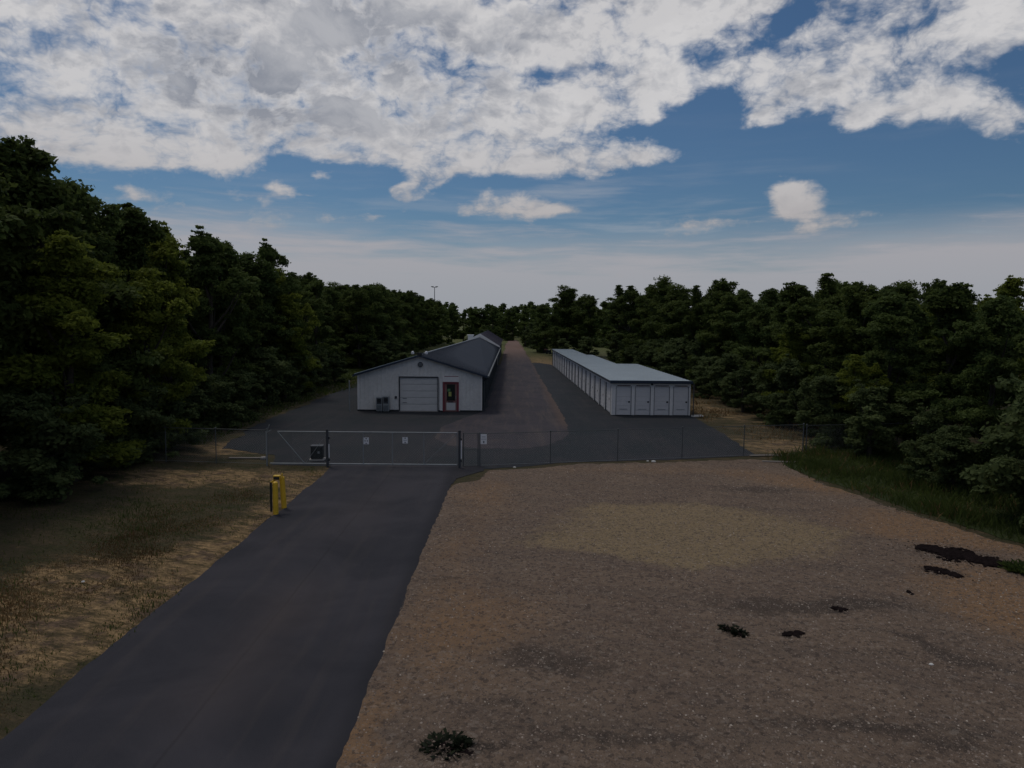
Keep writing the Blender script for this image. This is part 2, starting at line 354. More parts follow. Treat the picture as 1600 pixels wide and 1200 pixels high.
# driveway
m, t, p, P, c, f = asphalt('driveway_asphalt', (.034, .034, .041), (.054, .051, .059), .14, 0)
sp = t.new('ShaderNodeSeparateXYZ'); t.l.new(P, sp.inputs[0])
wx = t.math('ADD', sp.outputs[0], t.math('MULTIPLY_ADD', t.noise(P, .5, 3), .12, -.06))
seam = t.ss(t.math('ABSOLUTE', t.math('ADD', wx, 5.2)), .05, .0)
c = t.mix(t.math('MULTIPLY', seam, .30), c, (.02, .02, .022))
edge = t.ss(wx, -2.95, -2.5); c = t.mix(t.math('MULTIPLY', edge, .6), c, (.022, .022, .026))
W = t.warp(P, .6, 1.2)
pt = t.add(tblob(t, W, 440, 960, 1.3, 3.2, 0, .8), tblob(t, W, 350, 1080, 1.5, 2, 0, .6), tblob(t, W, 560, 800, 1.5, 5, 0, .4))
c = t.mix(t.math('MULTIPLY', pt, .5), c, (.095, .075, .07))
t.put(p.inputs['Base Color'], c); p.inputs['Roughness'].default_value = .88; setbump(t, p, f, .012)
sheet('driveway', [(-2.5, -14), (-2.45, 10), (-2.42, 28, .03), (-2.3, 29.6, .03), (-1.2, 31.2, .04), (-1.2, 32.4), (-8.1, 32.4, .03), (-7.95, 29.8, .03), (-7.95, 10, .03), (-7.9, -14)], .018, m, .02)
# yard (new asphalt)
m, t, p, P, c, f = asphalt('yard_asphalt', (.022, .027, .031), (.033, .033, .038), .10, 0)
W = t.warp(P, .6, .6)
pt = t.add(t.blob(W, -6, 40, 9, 8, 0, .8), t.blob(W, 6, 34.5, 7, 1.2, 0, .5))
c = t.mix(t.math('MULTIPLY', pt, .35), c, (.052, .050, .056))
t.put(p.inputs['Base Color'], c); p.inputs['Roughness'].default_value = .85; setbump(t, p, f, .012)
yd = [(-10.8, 32.0), U(480, 728), (-2.3, 31.6), U(760, 733), U(900, 722), U(1060, 718), U(1180, 712), U(1135, 680), U(1090, 655), (12.9, 55), (8, 58, .02), (5.8, 108, .02), (4.2, 112, .06),
      (3.2, 112, .06), (-1.6, 108, .05), (-11.5, 60), (-13.6, 90, .1), (-15.6, 90, .1), (-15.9, 60, .12), (-15.7, 45, .12), U(360, 690), (-14.6, 36, .1), U(430, 712)]
sheet('asphalt_yard', yd, .010, m, .05)
# older worn lane
m, t, p, P, c, f = asphalt('worn_lane', (.044, .041, .049), (.066, .057, .063), .5, 0)
g = t.noise(P, .8, 6, .65); c = t.mix(t.math('MULTIPLY', t.ss(g, .5, .7), .45), c, (.085, .068, .064))
sp = t.new('ShaderNodeSeparateXYZ'); t.l.new(P, sp.inputs[0])
wx = t.math('ADD', sp.outputs[0], t.math('MULTIPLY_ADD', t.noise(P, .7, 4), .5, -.25))
rim = t.math('MULTIPLY', t.ss(wx, 2.6, 3.5), t.ss(sp.outputs[1], 42, 47)); c = t.mix(t.math('MULTIPLY', rim, .55), c, (.13, .085, .06))
c = t.mix(t.ss(sp.outputs[1], 105, 175), c, t.mix(g, (.13, .085, .07), (.24, .16, .13)))
t.put(p.inputs['Base Color'], c); p.inputs['Roughness'].default_value = .9; setbump(t, p, f, .015)
sheet('worn_lane', [(-1.9, 36.8, .12), (0, 36.6, .12), (1.6, 37.5, .1), (2.8, 39.6, .08), (3.4, 42, .06), (3.55, 45, .05), (3.45, 60, .06), (3.3, 75, .06), (3.0, 120, .1), (2.6, 170, .15), (1.6, 240, .2), (-1.5, 240, .2), (-1.6, 170, .1), (-1.7, 105, .05),
      (-1.9, 52, .05), (-3.3, 48, .05), (-4.3, 44, .05), (-4.3, 40, .05), (-3.4, 37.6, .05)], .014, m, .06)
# gravel lot
m, t, p, P = surf('gravel')
W = t.warp(t.warp(P, .35, 2.2), 1.6, .8)
f1 = t.noise(P, 22, 3, .85); f2 = t.noise(P, 60, 2, .8); g1 = t.noise(P, .5, 6, .68); g2 = t.noise(t.mapping(P, rot=R(68), scale=(.35, 3.2, 1)), 1.0, 5, .6); g3 = t.noise(P, 3.2, 5, .7)
vor = t.new('ShaderNodeTexVoronoi'); t.put(vor.inputs['Vector'], t.warp(P, 6, .1)); vor.inputs['Scale'].default_value = 13; vc = t.new('ShaderNodeSeparateColor'); t.l.new(vor.outputs['Color'], vc.inputs[0])
c = t.mix(t.ss(g1, .3, .7), (.162, .114, .084), (.225, .160, .114))
c = t.mix(t.math('MULTIPLY', t.ss(g2, .45, .7), .45), c, (.125, .098, .085))
trk = t.new('ShaderNodeTexWave', wave_type='RINGS', rings_direction='SPHERICAL'); t.put(trk.inputs['Vector'], t.mapping(t.warp(P, .15, 2.0), loc=(-2, 30, 0), kind='POINT')); trk.inputs['Scale'].default_value = .11; trk.inputs['Distortion'].default_value = 1.5; trk.inputs['Detail'].default_value = 4
c = t.mix(t.math('MULTIPLY', t.math('MULTIPLY', t.ss(trk.outputs[1], .72, .95), t.ss(g1, .42, .6)), .40), c, (.10, .078, .064))
g4 = t.noise(t.warp(P, 3, .3), 6.5, 6, .78); c = t.mix(t.math('MULTIPLY', t.ss(g4, .50, .66), .55), c, (.095, .070, .056)); c = t.mix(t.math('MULTIPLY', t.ss(g4, .47, .34), .40), c, (.29, .215, .155))
orange = t.add(tblob(t, W, 1480, 830, 5, 3.0, R(-35), 1.7), tblob(t, W, 1600, 950, 3, 4, 0, 1.5), tblob(t, W, 1300, 760, 5.5, 2.2, R(-30), 1.3), tblob(t, W, 760, 770, 2.2, 5, 0, .8), tblob(t, W, 720, 860, 1.6, 5, 0, .6),
               tblob(t, W, 700, 1000, 2.4, 4, 0, .8), tblob(t, W, 850, 950, 4, 3, 0, .35), tblob(t, W, 560, 1150, .8, 2, 0, 1.0), tblob(t, W, 1000, 735, 10, 1.6, 0, .6))
c = t.mix(t.ss(t.math('ADD', orange, t.math('MULTIPLY_ADD', g3, 1.0, -.5)), .1, 1.1), c, t.mix(g3, (.20, .115, .060), (.34, .205, .11)))
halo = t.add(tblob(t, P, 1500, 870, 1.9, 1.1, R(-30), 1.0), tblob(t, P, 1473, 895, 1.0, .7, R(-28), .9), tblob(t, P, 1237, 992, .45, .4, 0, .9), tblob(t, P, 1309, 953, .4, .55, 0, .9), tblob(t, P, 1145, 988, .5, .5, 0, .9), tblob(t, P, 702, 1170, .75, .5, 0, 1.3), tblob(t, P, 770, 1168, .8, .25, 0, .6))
strw = t.add(tblob(t, W, 1090, 830, 5.6, 3.8, 0, 1.7), tblob(t, W, 930, 850, 3.2, 1.3, 0, 1.2), tblob(t, W, 1060, 870, 2.2, 1.6, 0, 1.0), tblob(t, W, 1230, 835, 3.0, 1.0, R(10), .8), tblob(t, W, 1000, 797, 4, 1.0, 0, .8))
c = t.mix(t.math('MULTIPLY', t.ss(t.math('ADD', strw, t.math('MULTIPLY_ADD', g3, 1.3, -.65)), .15, .75), .80), c, t.mix(g3, (.24, .175, .095), (.37, .275, .15)))
dark = t.add(tblob(t, W, 870, 1030, 1.8, .9, R(5), 1.0), tblob(t, W, 1200, 945, 2.6, .8, R(5), 1.1), tblob(t, W, 1350, 1130, 3.0, .5, R(-8), .9), tblob(t, W, 950, 1165, 3.0, .30, 0, .9),
             tblob(t, W, 1440, 1010, 2.2, .35, R(-38), .9), tblob(t, W, 1340, 940, 2, .8, R(0), .8), tblob(t, W, 1180, 765, 2.8, 1.2, 0, .9), tblob(t, W, 780, 1115, 1.0, .4, 0, .7), tblob(t, W, 1540, 1040, 1.5, .5, R(-20), .7),
             tblob(t, W, 690, 905, 1.6, .25, R(20), .6), tblob(t, W, 850, 840, 3.4, .5, R(8), .5))
c = t.mix(t.math('MULTIPLY', t.ss(t.math('ADD', dark, t.math('MULTIPLY_ADD', g3, 1.7, -.85)), .2, .8), .72), c, (.055, .043, .036))
c = t.mix(t.math('MULTIPLY', t.ss(t.math('MULTIPLY_ADD', g4, .5, t.math('MULTIPLY', f1, .5)), .51, .60), .55), c, (.060, .045, .036))
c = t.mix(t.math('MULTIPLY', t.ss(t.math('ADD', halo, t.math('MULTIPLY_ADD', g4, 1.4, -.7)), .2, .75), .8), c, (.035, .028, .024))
c = t.mix(t.math('MULTIPLY', t.ss(f2, .55, .7), .40), c, (.36, .30, .24))
c = t.mix(t.math('MULTIPLY', t.ss(vc.outputs[0], .88, .97), .25), c, (.40, .34, .28)); c = t.mix(t.math('MULTIPLY', t.ss(vc.outputs[1], .80, .95), .6), c, (.065, .05, .042))
t.put(p.inputs['Base Color'], c); p.inputs['Roughness'].default_value = .95; p.inputs['Specular IOR Level'].default_value = .15
setbump(t, p, t.add(t.math('MULTIPLY', f1, 1.0), t.math('MULTIPLY', f2, .5), t.math('MULTIPLY', g3, 2.5)), .045, .9)
lot = [(-2.52, -12, .03), (-2.52, 10, .03), (-2.48, 22, .03), (-2.40, 27.6, .05), (-2.2, 28.6, .07), (-1.3, 29.4, .07), U(757, 741), (-.9, 31.3, .07), (1.5, 31.9, .1), U(900, 726), U(1060, 722), U(1170, 718), U(1215, 722), U(1250, 740),
       U(1300, 762), U(1400, 795), U(1500, 828), U(1600, 858), (16.6, 17), (17.0, 8), (17.5, -12, 0)]
LOT = [q[:2] for q in lot]
sheet('gravel_lot', lot, .022, m, .12, .2)
M['gravel'] = m

# dark weedy strip along the gravel's far edge + grass verge on the right
m, t, p, P = surf('verge_soil'); t.put(p.inputs['Base Color'], t.mix(t.noise(P, 5, 5, .7), (.018, .026, .010), (.050, .062, .024))); p.inputs['Roughness'].default_value = 1; p.inputs['Specular IOR Level'].default_value = .1
sheet('grass_verge', [U(1205, 716), U(1240, 733), U(1300, 755), U(1400, 788), U(1500, 820), U(1600, 850), (16.9, 17), (17.3, 8), (17.8, -10), (40, -10), (40, 38), (20, 39), (15.5, 37)], .016, m, .12, .3)

# ------------------------------------------------------------------ storage building, left
def ribbed_front(fn, x0, x1, openings, y, pitch=.30, depth=.02):
    """vertical ribbed cladding: strips along x, top height fn(x), open where a door is"""
    mb = MB(); xs = []; x = x0
    while x < x1-1e-6:
        for a, d in ((0, 0), (pitch*.72, 0), (pitch*.8, depth), (pitch*.92, depth)): 
            if x+a < x1: xs.append((x+a, d))
        x += pitch
    xs.append((x1, 0))
    for ox0, ox1, oz in openings:
        xs += [(ox0, 0), (ox1, 0)]
    xs.append(((x0+x1)/2, 0)); xs = sorted(set(xs)); ys_ = [b for a, b in xs]
    for (a, da), (b, db) in zip(xs[:-1], xs[1:]):
        if b-a < 1e-4: continue
        c = (a+b)/2; z0 = .06
        for ox0, ox1, oz in openings:
            if ox0-1e-4 < c < ox1+1e-4: z0 = oz
        mb.poly([(a, y-da, z0), (b, y-db, z0), (b, y-db, fn(b)), (a, y-da, fn(a))])
    return mb
LB_X0, LB_X1, LB_Y0, LB_Y1 = -11.05, -2.14, 51.5, 104.0
EAVE, PEAK = 2.68, 4.02; MIDX = (LB_X0+LB_X1)/2
FX0, FMID = -7.9, -4.72                                       # the block tapers on its wooded side
b = empty('storage_building', (0, 0, 0), 0, 'white metal storage building with charcoal gable roof, roller door and red framed office door', 'building')
top = lambda x: EAVE+(PEAK-EAVE)*(1-abs(x-MIDX)/((LB_X1-LB_X0)/2))-.06
ov = (-8.02, -5.32, 2.45); od = (-4.93, -3.80, 2.14)
ribbed_front(top, LB_X0, LB_X1, [ov, od], LB_Y0).build('front_wall', M['white_dirty'], b)
mb = MB(); mb.box(LB_X1-.1, LB_X1, LB_Y0+.02, LB_Y1, .0, EAVE-.05); mb.build('side_wall', M['side_shade'], b)
mb = MB(); mb.quadbox([(LB_X0, LB_Y0+.02, 0), (LB_X0+.1, LB_Y0+.02, 0), (FX0+.1, LB_Y1, 0), (FX0, LB_Y1, 0), (LB_X0, LB_Y0+.02, EAVE-.05), (LB_X0+.1, LB_Y0+.02, EAVE-.05), (FX0+.1, LB_Y1, EAVE-.05), (FX0, LB_Y1, EAVE-.05)]); mb.build('side_wall', M['white_dirty'], b)
mb = MB(); mb.poly([(LB_X1, LB_Y1, 0), (FX0, LB_Y1, 0), (FX0, LB_Y1, EAVE), (FMID, LB_Y1, PEAK-.05), (LB_X1, LB_Y1, EAVE)]); mb.build('back_wall', M['white_dirty'], b)
# roof: two slopes of real thickness with raised seams
def slope(A, B, Cc, D, th, name, m, parent, seams, sh=.035):
    A, B, Cc, D = map(Vector, (A, B, Cc, D)); mb = MB(); n = (B-A).cross(D-A).normalized(); n = n if n.z > 0 else -n
    mb.quadbox([A-n*th, B-n*th, Cc-n*th, D-n*th, A, B, Cc, D])
    for i in range(seams):
        s = (i+.5)/seams; p0 = A.lerp(D, s); p1 = B.lerp(Cc, s); dd = (D-A).normalized()*.02
        mb.quadbox([p0-dd, p1-dd, p1+dd, p0+dd, p0-dd+n*sh, p1-dd+n*sh, p1+dd+n*sh, p0+dd+n*sh])
    return mb.build(name, m, parent)
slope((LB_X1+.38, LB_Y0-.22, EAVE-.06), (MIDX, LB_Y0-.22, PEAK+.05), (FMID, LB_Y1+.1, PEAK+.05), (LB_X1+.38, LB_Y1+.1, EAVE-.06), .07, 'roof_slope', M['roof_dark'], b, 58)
slope((MIDX-.005, LB_Y0-.22, PEAK+.05), (LB_X0-.30, LB_Y0-.22, EAVE-.04), (FX0-.35, LB_Y1+.1, EAVE-.04), (FMID-.005, LB_Y1+.1, PEAK+.05), .07, 'roof_slope', M['roof_light'], b, 58)  # same roof painted pale here for sky reflected at a grazing angle
mb = MB(); mb.tube((MIDX, LB_Y0-.2, PEAK+.06), (FMID, LB_Y1+.08, PEAK+.06), .06, n=6); mb.build('ridge_cap', M['galv'], b)
for s in (-1, 1):                                             # gable fascia boards, corner trim
    xe = LB_X1+.38 if s > 0 else LB_X0-.30; mb = MB(); ye = LB_Y0-.25
    mb.quadbox([(MIDX, ye, PEAK-.07), (MIDX, ye-.03, PEAK-.07), (xe, ye-.03, EAVE-.20), (xe, ye, EAVE-.20), (MIDX, ye, PEAK+.07), (MIDX, ye-.03, PEAK+.07), (xe, ye-.03, EAVE-.04), (xe, ye, EAVE-.04)])
    mb.build('fascia', M['navy'], b)
for x in (LB_X0, LB_X1-.08):
    MB().box(x, x+.09, LB_Y0-.045, LB_Y0-.022, .05, EAVE-.1).build('corner_trim', M['white'], b)
MB().box(LB_X0-.02, -8.10, LB_Y0-.05, LB_Y0+.1, 0, .12).build('base_piece', M['black'], b)  # dark band along the foot of the front wall
MB().box(-5.24, -5.0, LB_Y0-.05, LB_Y0+.1, 0, .12).build('base_piece', M['black'], b)
MB().box(-3.72, LB_X1+.01, LB_Y0-.05, LB_Y0+.1, 0, .12).build('base_piece', M['black'], b)
g = MB(); g.box(LB_X1+.39, LB_X1+.50, LB_Y0-.2, LB_Y1, EAVE-.19, EAVE-.07); gu = g.build('gutter', M['postgrey'], b)
MB().tube((LB_X1+.44, LB_Y0-.12, EAVE-.19), (LB_X1+.06, LB_Y0+.1, EAVE-.45), .04).tube((LB_X1+.06, LB_Y0+.1, EAVE-.45), (LB_X1+.06, LB_Y0+.1, .1), .04).build('downspout', M['side_shade'], b)
for i in range(15):                                           # roller doors along the lane side
    y = LB_Y0+2.2+i*3.4; d = MB().box(LB_X1+.003, LB_X1+.03, y, y+2.6, .05, 2.2).build('roller_door', M['side_shade'], b)
    MB().box(LB_X1+.03, LB_X1+.05, y-.06, y, .05, 2.26).build('door_jamb', M['black'], d)
# overhead door: frame, five panels
fr = MB(); x0, x1, zt = ov; y = LB_Y0
fr.box(x0-.07, x0, y-.06, y+.12, 0.03, zt+.07).box(x1, x1+.07, y-.06, y+.12, 0.03, zt+.07).box(x0, x1, y-.06, y+.12, zt, zt+.07)
od_ = fr.build('overhead_door', M['darktrim'], b)
pan = MB(); pan.box(x0+.01, x1-.01, y+.03, y+.07, .0, .462).box(x0+.12, x1-.12, y+.022, y+.03, .06, .40)
me0 = pan.build('door_panel', M['door_grey'], od_); me0.location.z = .05
for i in range(1, 5):
    c = me0.copy(); COL.objects.link(c); c.location.z = .05+i*.478
for zz in (.62, .92):
    MB().box(x0+.2, x0+.5, y+.005, y+.02, zz, zz+.03).build('door_handle', M['darktrim'], od_)
MB().box(x0-.05, x1+.05, y-.10, y+.1, 0, .03).build('threshold', M['concrete'], od_)
# office door
x0, x1, zt = od; dr = MB()
dr.box(x0, x0+.11, y-.07, y+.08, .03, zt).box(x1-.11, x1, y-.07, y+.08, .03, zt).box(x0+.11, x1-.11, y-.07, y+.08, zt-.09, zt)
of = dr.build('office_door', M['red'], b)
MB().box(x0+.11, x1-.11, y+.02, y+.06, .03, zt-.09).build('door_leaf', M['rust'], of)
MB().box(x0+.27, x1-.27, y+.005, y+.019, .80, zt-.17).build('door_glass', M['glass'], of)
MB().box(x0+.40, x0+.60, y-.004, y+.004, 1.12, 1.44).build('notice', M['notice'], of)
MB().box(x0+.32, x0+.52, y-.003, y+.003, 1.46, 1.66).build('notice', M['noticeg'], of)
MB().box(x0+.24, x1-.24, y+.005, y+.018, .12, .66).build('kick_plate', M['door_grey'], of)
MB().box(x0+.36, x1-.40, y-.01, y+.004, .68, .76).build('letter_slot', M['black'], of)
MB().box(x1-.24, x1-.19, y-.06, y+.02, .95, 1.15).build('door_handle', M['galv'], of)
MB().box(x0-.03, x1+.0, y-.10, y-.055, zt+.03, zt+.46).build('door_canopy', M['white'], b)
MB().box(x0+.10, x1-.02, y-.112, y-.102, zt+.40, zt+.44).build('canopy_stripe', M['red'], b)
MB().box(x0-.20, x0-.05, y-.08, y-.03, .1, zt+.25).build('door_side_trim', M['white'], b)
# round louvre in the gable
v = MB(); v.tube((MIDX+.05, y-.035, 3.38), (MIDX+.05, y-.07, 3.38), .19, n=20); vv = v.build('gable_vent', M['darktrim'], b)
for q in range(4): MB().box(MIDX-.07, MIDX+.17, y-.10, y-.072, 3.27+q*.06, 3.295+q*.06).build('louvre', M['galv'], vv)
# floodlight pair on the ridge
fl = empty('floodlight', (MIDX, LB_Y0-.22, PEAK+.08), 0, 'pair of small white floodlights on a dark bracket at the gable peak', 'floodlight')
MB().box(-.50, .55, -.03, .03, .06, .11).box(-.14, .18, -.07, .07, -.08, .12).build('bracket', M['black'], fl)
for xq in (-.46, .50): MB().dome((xq, -.04, .12), .11, 12, 5, 1.2).tube((xq, -.04, .04), (xq, -.04, .12), .11, n=12).build('lamp_head', M['sign'], fl, smooth=False)
# condensers
def condenser(x, label, hh):
    e = empty('air_conditioner', (x, LB_Y0-.42, .01), 0, label, 'air conditioner', 'air conditioners against the white front wall')
    MB().box(-.21, .21, -.18, .18, .06, hh).build('casing', M['galv'], e, bevel=.015)
    MB().box(-.17, .17, -.188, -.181, hh*.55, hh-.06).build('fan_recess', M['darktrim'], e)
    ring = MB(); ring.tube((0, -.189, hh*.78), (0, -.199, hh*.78), .14, n=16); ring.build('fan', M['black'], e)
    for i in range(5): MB().box(-.17, .17, -.20, -.181, .12+i*.08, .14+i*.08).build('grille_slat', M['darktrim'], e)
    MB().box(-.2, -.12, -.17, .17, 0, .06).build('foot', M['black'], e); MB().box(.12, .2, -.17, .17, 0, .06).build('foot', M['black'], e)
    return e
condenser(-9.40, 'grey air conditioner, the one farther from the roller door, lower casing', 1.05); condenser(-8.93, 'grey air conditioner with dark round fan, the one nearer the roller door', 1.12)
k_ = MB(); k_.box(-8.38, -8.22, y-.09, y-.022, .93, 1.10).build('keypad_box', M['darktrim'], b)
# thin posts by the left corner
e = empty('marker_post', (-11.5, 50.9, 0), 0, 'thin grey post standing just left of the white building front corner', 'post')
MB().tube((0, 0, 0), (0, 0, 2.2), .035).build('pole', M['galv'], e); MB().dome((0, 0, 2.2), .045, 8, 3).build('cap', M['galv'], e)

# second block behind
b2 = empty('rear_building', (0, 0, 0), 0, 'pale gabled building with brownish roof just behind the charcoal roofed storage building', 'building')
Y0, Y1 = 105.2, 142.0; X0, X1, XM = -7.9, -2.12, -4.7; E2, P2_ = 2.85, 4.50
mb = MB(); mb.poly([(X0, Y0, 0), (X1, Y0, 0), (X1, Y0, E2), (XM, Y0, P2_), (X0, Y0, E2)]); mb.build('gable_wall', M['white'], b2)
MB().box(X1-.1, X1, Y0+.02, Y1, 0, E2).build('side_wall', M['side_shade'], b2); MB().box(X0, X0+.1, Y0+.02, Y1, 0, E2).build('side_wall', M['white'], b2)
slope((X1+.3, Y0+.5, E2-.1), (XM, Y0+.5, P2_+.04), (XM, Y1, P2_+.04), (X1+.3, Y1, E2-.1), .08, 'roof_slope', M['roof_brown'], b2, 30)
slope((XM, Y0+.5, P2_+.04), (X0-.3, Y0+.5, E2-.1), (X0-.3, Y1, E2-.1), (XM, Y1, P2_+.04), .08, 'roof_slope', M['roof_light'], b2, 30)  # far slope coloured pale to stand for the sky glancing off it
for s in (-1, 1):
    xe = X1+.32 if s > 0 else X0-.32; mb = MB()
    mb.quadbox([(XM, Y0-.05, P2_-.28), (XM, Y0-.09, P2_-.28), (xe, Y0-.09, E2-.42), (xe, Y0-.05, E2-.42), (XM, Y0-.05, P2_+.10), (XM, Y0-.09, P2_+.10), (xe, Y0-.09, E2-.04), (xe, Y0-.05, E2-.04)])
    mb.build('barge_board', M['white'], b2)
tv = empty('roof_ventilator', (-6.7, 116, 3.35), 0, 'white ventilator housing standing beyond the roof ridge', 'ventilator')
MB().box(-.42, .42, -.4, .4, -.6, .72).build('housing', M['white'], tv, bevel=.05); MB().box(-.52, .52, -.5, .5, .72, .86).build('cowl', M['sign'], tv, bevel=.04)

# ------------------------------------------------------------------ storage building, right
RB = empty('storage_units', (6.97, 50.2, 0), R(1.15), 'long low white storage unit block with pale roof and navy front fascia', 'building')
HW = 2.42; LEN = 55.0
secs = [(0, 20.3, 5.5), (20.3, 38.4, 3.5), (38.4, LEN, 2.75)]
# front wall pieces round the four doors
dw, gap = 1.06, .28; xs_ = [.30+i*(dw+gap) for i in range(4)]
mb = MB(); px_ = 0.0
for xd in xs_: mb.box(px_, xd, 0, .12, .05, 2.06); px_ = xd+dw
mb.box(px_, 5.5, 0, .12, .05, 2.06); mb.box(0, 5.5, 0, .12, 2.06, HW-.02); mb.build('front_wall', M['white'], RB)
def unit_door(x, parent, label=None):
    d = MB().box(x+.016, x+dw-.016, .072, .09, .05, 2.06).build('unit_door', M['door_white'], parent)
    MB().box(x-.02, x+.015, -.018, .06, .05, 2.07).build('door_jamb', M['jamb'], d); MB().box(x+dw-.015, x+dw+.02, -.018, .06, .05, 2.07).build('door_jamb', M['jamb'], d)
    for i in range(6):
        MB().box(x+.016, x+dw-.016, .030+.006*(i % 2), .07, .06+i*.322, .06+i*.322+.314).build('slat', M['door_white'], d)
    MB().box(x+.06, x+dw-.06, -.03, -.002, 2.085, 2.14).build('header_bar', M['rust'], d)
    for q in range(5):
        MB().box(x+.10+q*.17, x+.20+q*.17, -.036, -.031, 2.092, 2.135).build('hood_clip', M['darktrim'], d)
    MB().box(x+dw-.20, x+dw-.08, .005, .029, .92, 1.02).build('latch', M['black'], d)
    MB().box(x+.25, x+dw-.25, .012, .029, .45, .48).build('handle', M['galv'], d)
for xd in xs_: unit_door(xd, RB)
for x in (-.012, 5.43): MB().box(x, x+.085, -.02, -.001, .05, HW-.02).build('corner_trim', M['white'], RB)
MB().box(-.03, 5.52, -.03, .1, 0, .05).build('base_strip', M['black'], RB)
MB().box(-.15, 5.62, -.20, -.16, HW-.15, HW+.06).build('fascia', M['navy'], RB)
MB().box(2.72, 2.86, -.10, -.01, HW-.26, HW-.16).build('wall_lamp', M['black'], RB)
# side wall with recessed roller doors
npier = 18; pit = LEN/npier; mb = MB(); mbd = []
for i in range(npier):
    y0 = i*pit; mb.box(0, .11, y0+.122 if i == 0 else y0, y0+.42, .05, HW-.02)
    mb.box(0, .11, y0+.42, y0+pit, 2.12, HW-.02)
mb.build('side_wall', M['white'], RB)
dm = MB(); dm.box(.085, .12, .42, pit, .05, 2.12)
for q in range(8): dm.box(.075, .085, .45, pit-.03, .10+q*.25, .22+q*.25)
d0 = dm.build('roller_door', M['door_white'], RB)
j0 = MB().box(-.012, .084, .421, .50, .05, 2.11).build('door_jamb', M['jamb'], d0); j1 = MB().box(-.012, .084, pit-.07, pit-.001, .05, 2.11).build('door_jamb', M['jamb'], d0)
hm = MB(); hm.box(.05, .07, 1.5, 1.62, .95, 1.05); h0 = hm.build('latch', M['black'], d0)
for i in range(1, npier):
    d = d0.copy(); COL.objects.link(d); d.location.y = i*pit
    for ch in (j0, j1, h0): c = ch.copy(); COL.objects.link(c); c.parent = d
mb = MB()
for a, b_, wd in secs: mb.box(wd-.1, wd, a+.13, b_, 0, HW-.05); mb.box(.12, wd-.11, b_-.1, b_, 0, HW-.05)
mb.build('rear_wall', M['white'], RB)
for a, b_, wd in secs:
    a2 = a-.16 if a == 0 else a
    slope((-.14, a2, HW+.03), (wd+.14, a2, HW+.01), (wd+.14, b_+.0, HW+.01), (-.14, b_+.0, HW+.03), .06, 'roof_panel', M['roof_light'], RB, int((b_-a)/.9), .025)
MB().box(-.17, -.142, -.15, LEN, HW-.10, HW+.045).build('eave_trim', M['darktrim'], RB)
for i, (xx, rz) in enumerate([(12.95, .2)]):
    s = empty('splash_block', (xx, 50.0, .0), R(18), 'pale concrete splash block on the ground at right corner of the white units', 'splash block')
    MB().box(-.42, .42, -.14, .14, 0, .07).build('slab', M['stone_pale'], s, bevel=.02); MB().box(-.42, .42, .10, .14, .07, .12).build('lip', M['stone_pale'], s)
e = empty('drainpipe', (12.62, 49.95, 0), 0, 'thin dark drainpipe at the right front corner of the white units', 'drainpipe')
MB().tube((0, 0, 0), (0, 0, 2.3), .035).build('pipe', M['darktrim'], e); MB().tube((0, 0, .04), (.18, -.1, .02), .04).build('elbow', M['darktrim'], e)
# equipment by the far end of the units
xx, yy = U(857, 553)
e = empty('equipment_cart', (xx, yy, 0), 0, 'small dark cart with faded red tray beside far end of the white units', 'cart')
MB().box(-.5, .5, -.4, .4, .28, .75).build('body', M['black'], e, bevel=.03); MB().box(-.75, -.2, -.42, .42, .78, .95).build('tray', M['rust'], e)
for q in (-.35, .35):
    for r_ in (-.42, .38): MB().tube((q, r_, .2), (q, r_+.06, .2), .2, n=14).build('wheel', M['black'], e)

# ------------------------------------------------------------------ fence and gate
FH = 1.58
def wires(x0, x1, z0, z1, pitch=.115, r=.0011):
    """woven diamonds as slim three-sided wires in the plane y = 0"""
    mb = MB(); h = z1-z0; n = int((x1-x0+h)/pitch)
    for s in (1, -1):
        for i in range(n):
            a = x0-h+i*pitch; p0x, p0z, p1x, p1z = a, z0, a+h, z1
            if p0x < x0: p0z += x0-p0x; p0x = x0
            if p1x > x1: p1z -= p1x-x1; p1x = x1
            if p1z-p0z < .02: continue
            if s < 0: p0x, p1x = x0+x1-p0x, x0+x1-p1x
            mb.tube((p0x, s*r, p0z), (p1x, s*r, p1z), r, n=3, cap=False)
    return mb
def chain_fence(A, B, n, label, h=FH, bottom=.04, mid=False):
    A = Vector((*A, 0)); B = Vector((*B, 0)); L = (B-A).length; ang = math.atan2((B-A).y, (B-A).x)
    e = empty('chain_link_fence', A, ang, label, 'fence')
    for i in range(n+1):
        x = L*i/n; o = MB().tube((x, 0, -.1), (x, 0, h+.03), .021 if i not in (0, n) else .028, n=8).build('post', M['postgrey'], e)
        MB().dome((x, 0, h+.03), .045, 8, 3).build('post_cap', M['postgrey'], o)
    MB().tube((0, .0, h), (L, .0, h), .013, n=8).build('top_rail', M['postgrey'], e)
    MB().tube((0, -.01, bottom+.02), (L, -.01, bottom+.02), .006, n=5).build('tension_wire', M['galv'], e)
    for i in range(n):
        a = L*i/n; c = L*(i+1)/n; wires(a+.03, c-.03, bottom, h).build('wire_mesh', M['wire'], e)
    return e
chain_fence((-23.0, 33.4), (-11.0, 32.15), 5, 'chain link fence running from the sliding gate into the left trees')
chain_fence((-1.42, 32.2), (14.67, 36.0), 5, 'chain link fence running right of the gate along the asphalt yard', h=1.50)
chain_fence((14.85, 36.05), (22.5, 37.5), 3, 'last stretch of chain link fence disappearing under the right trees', h=1.45)
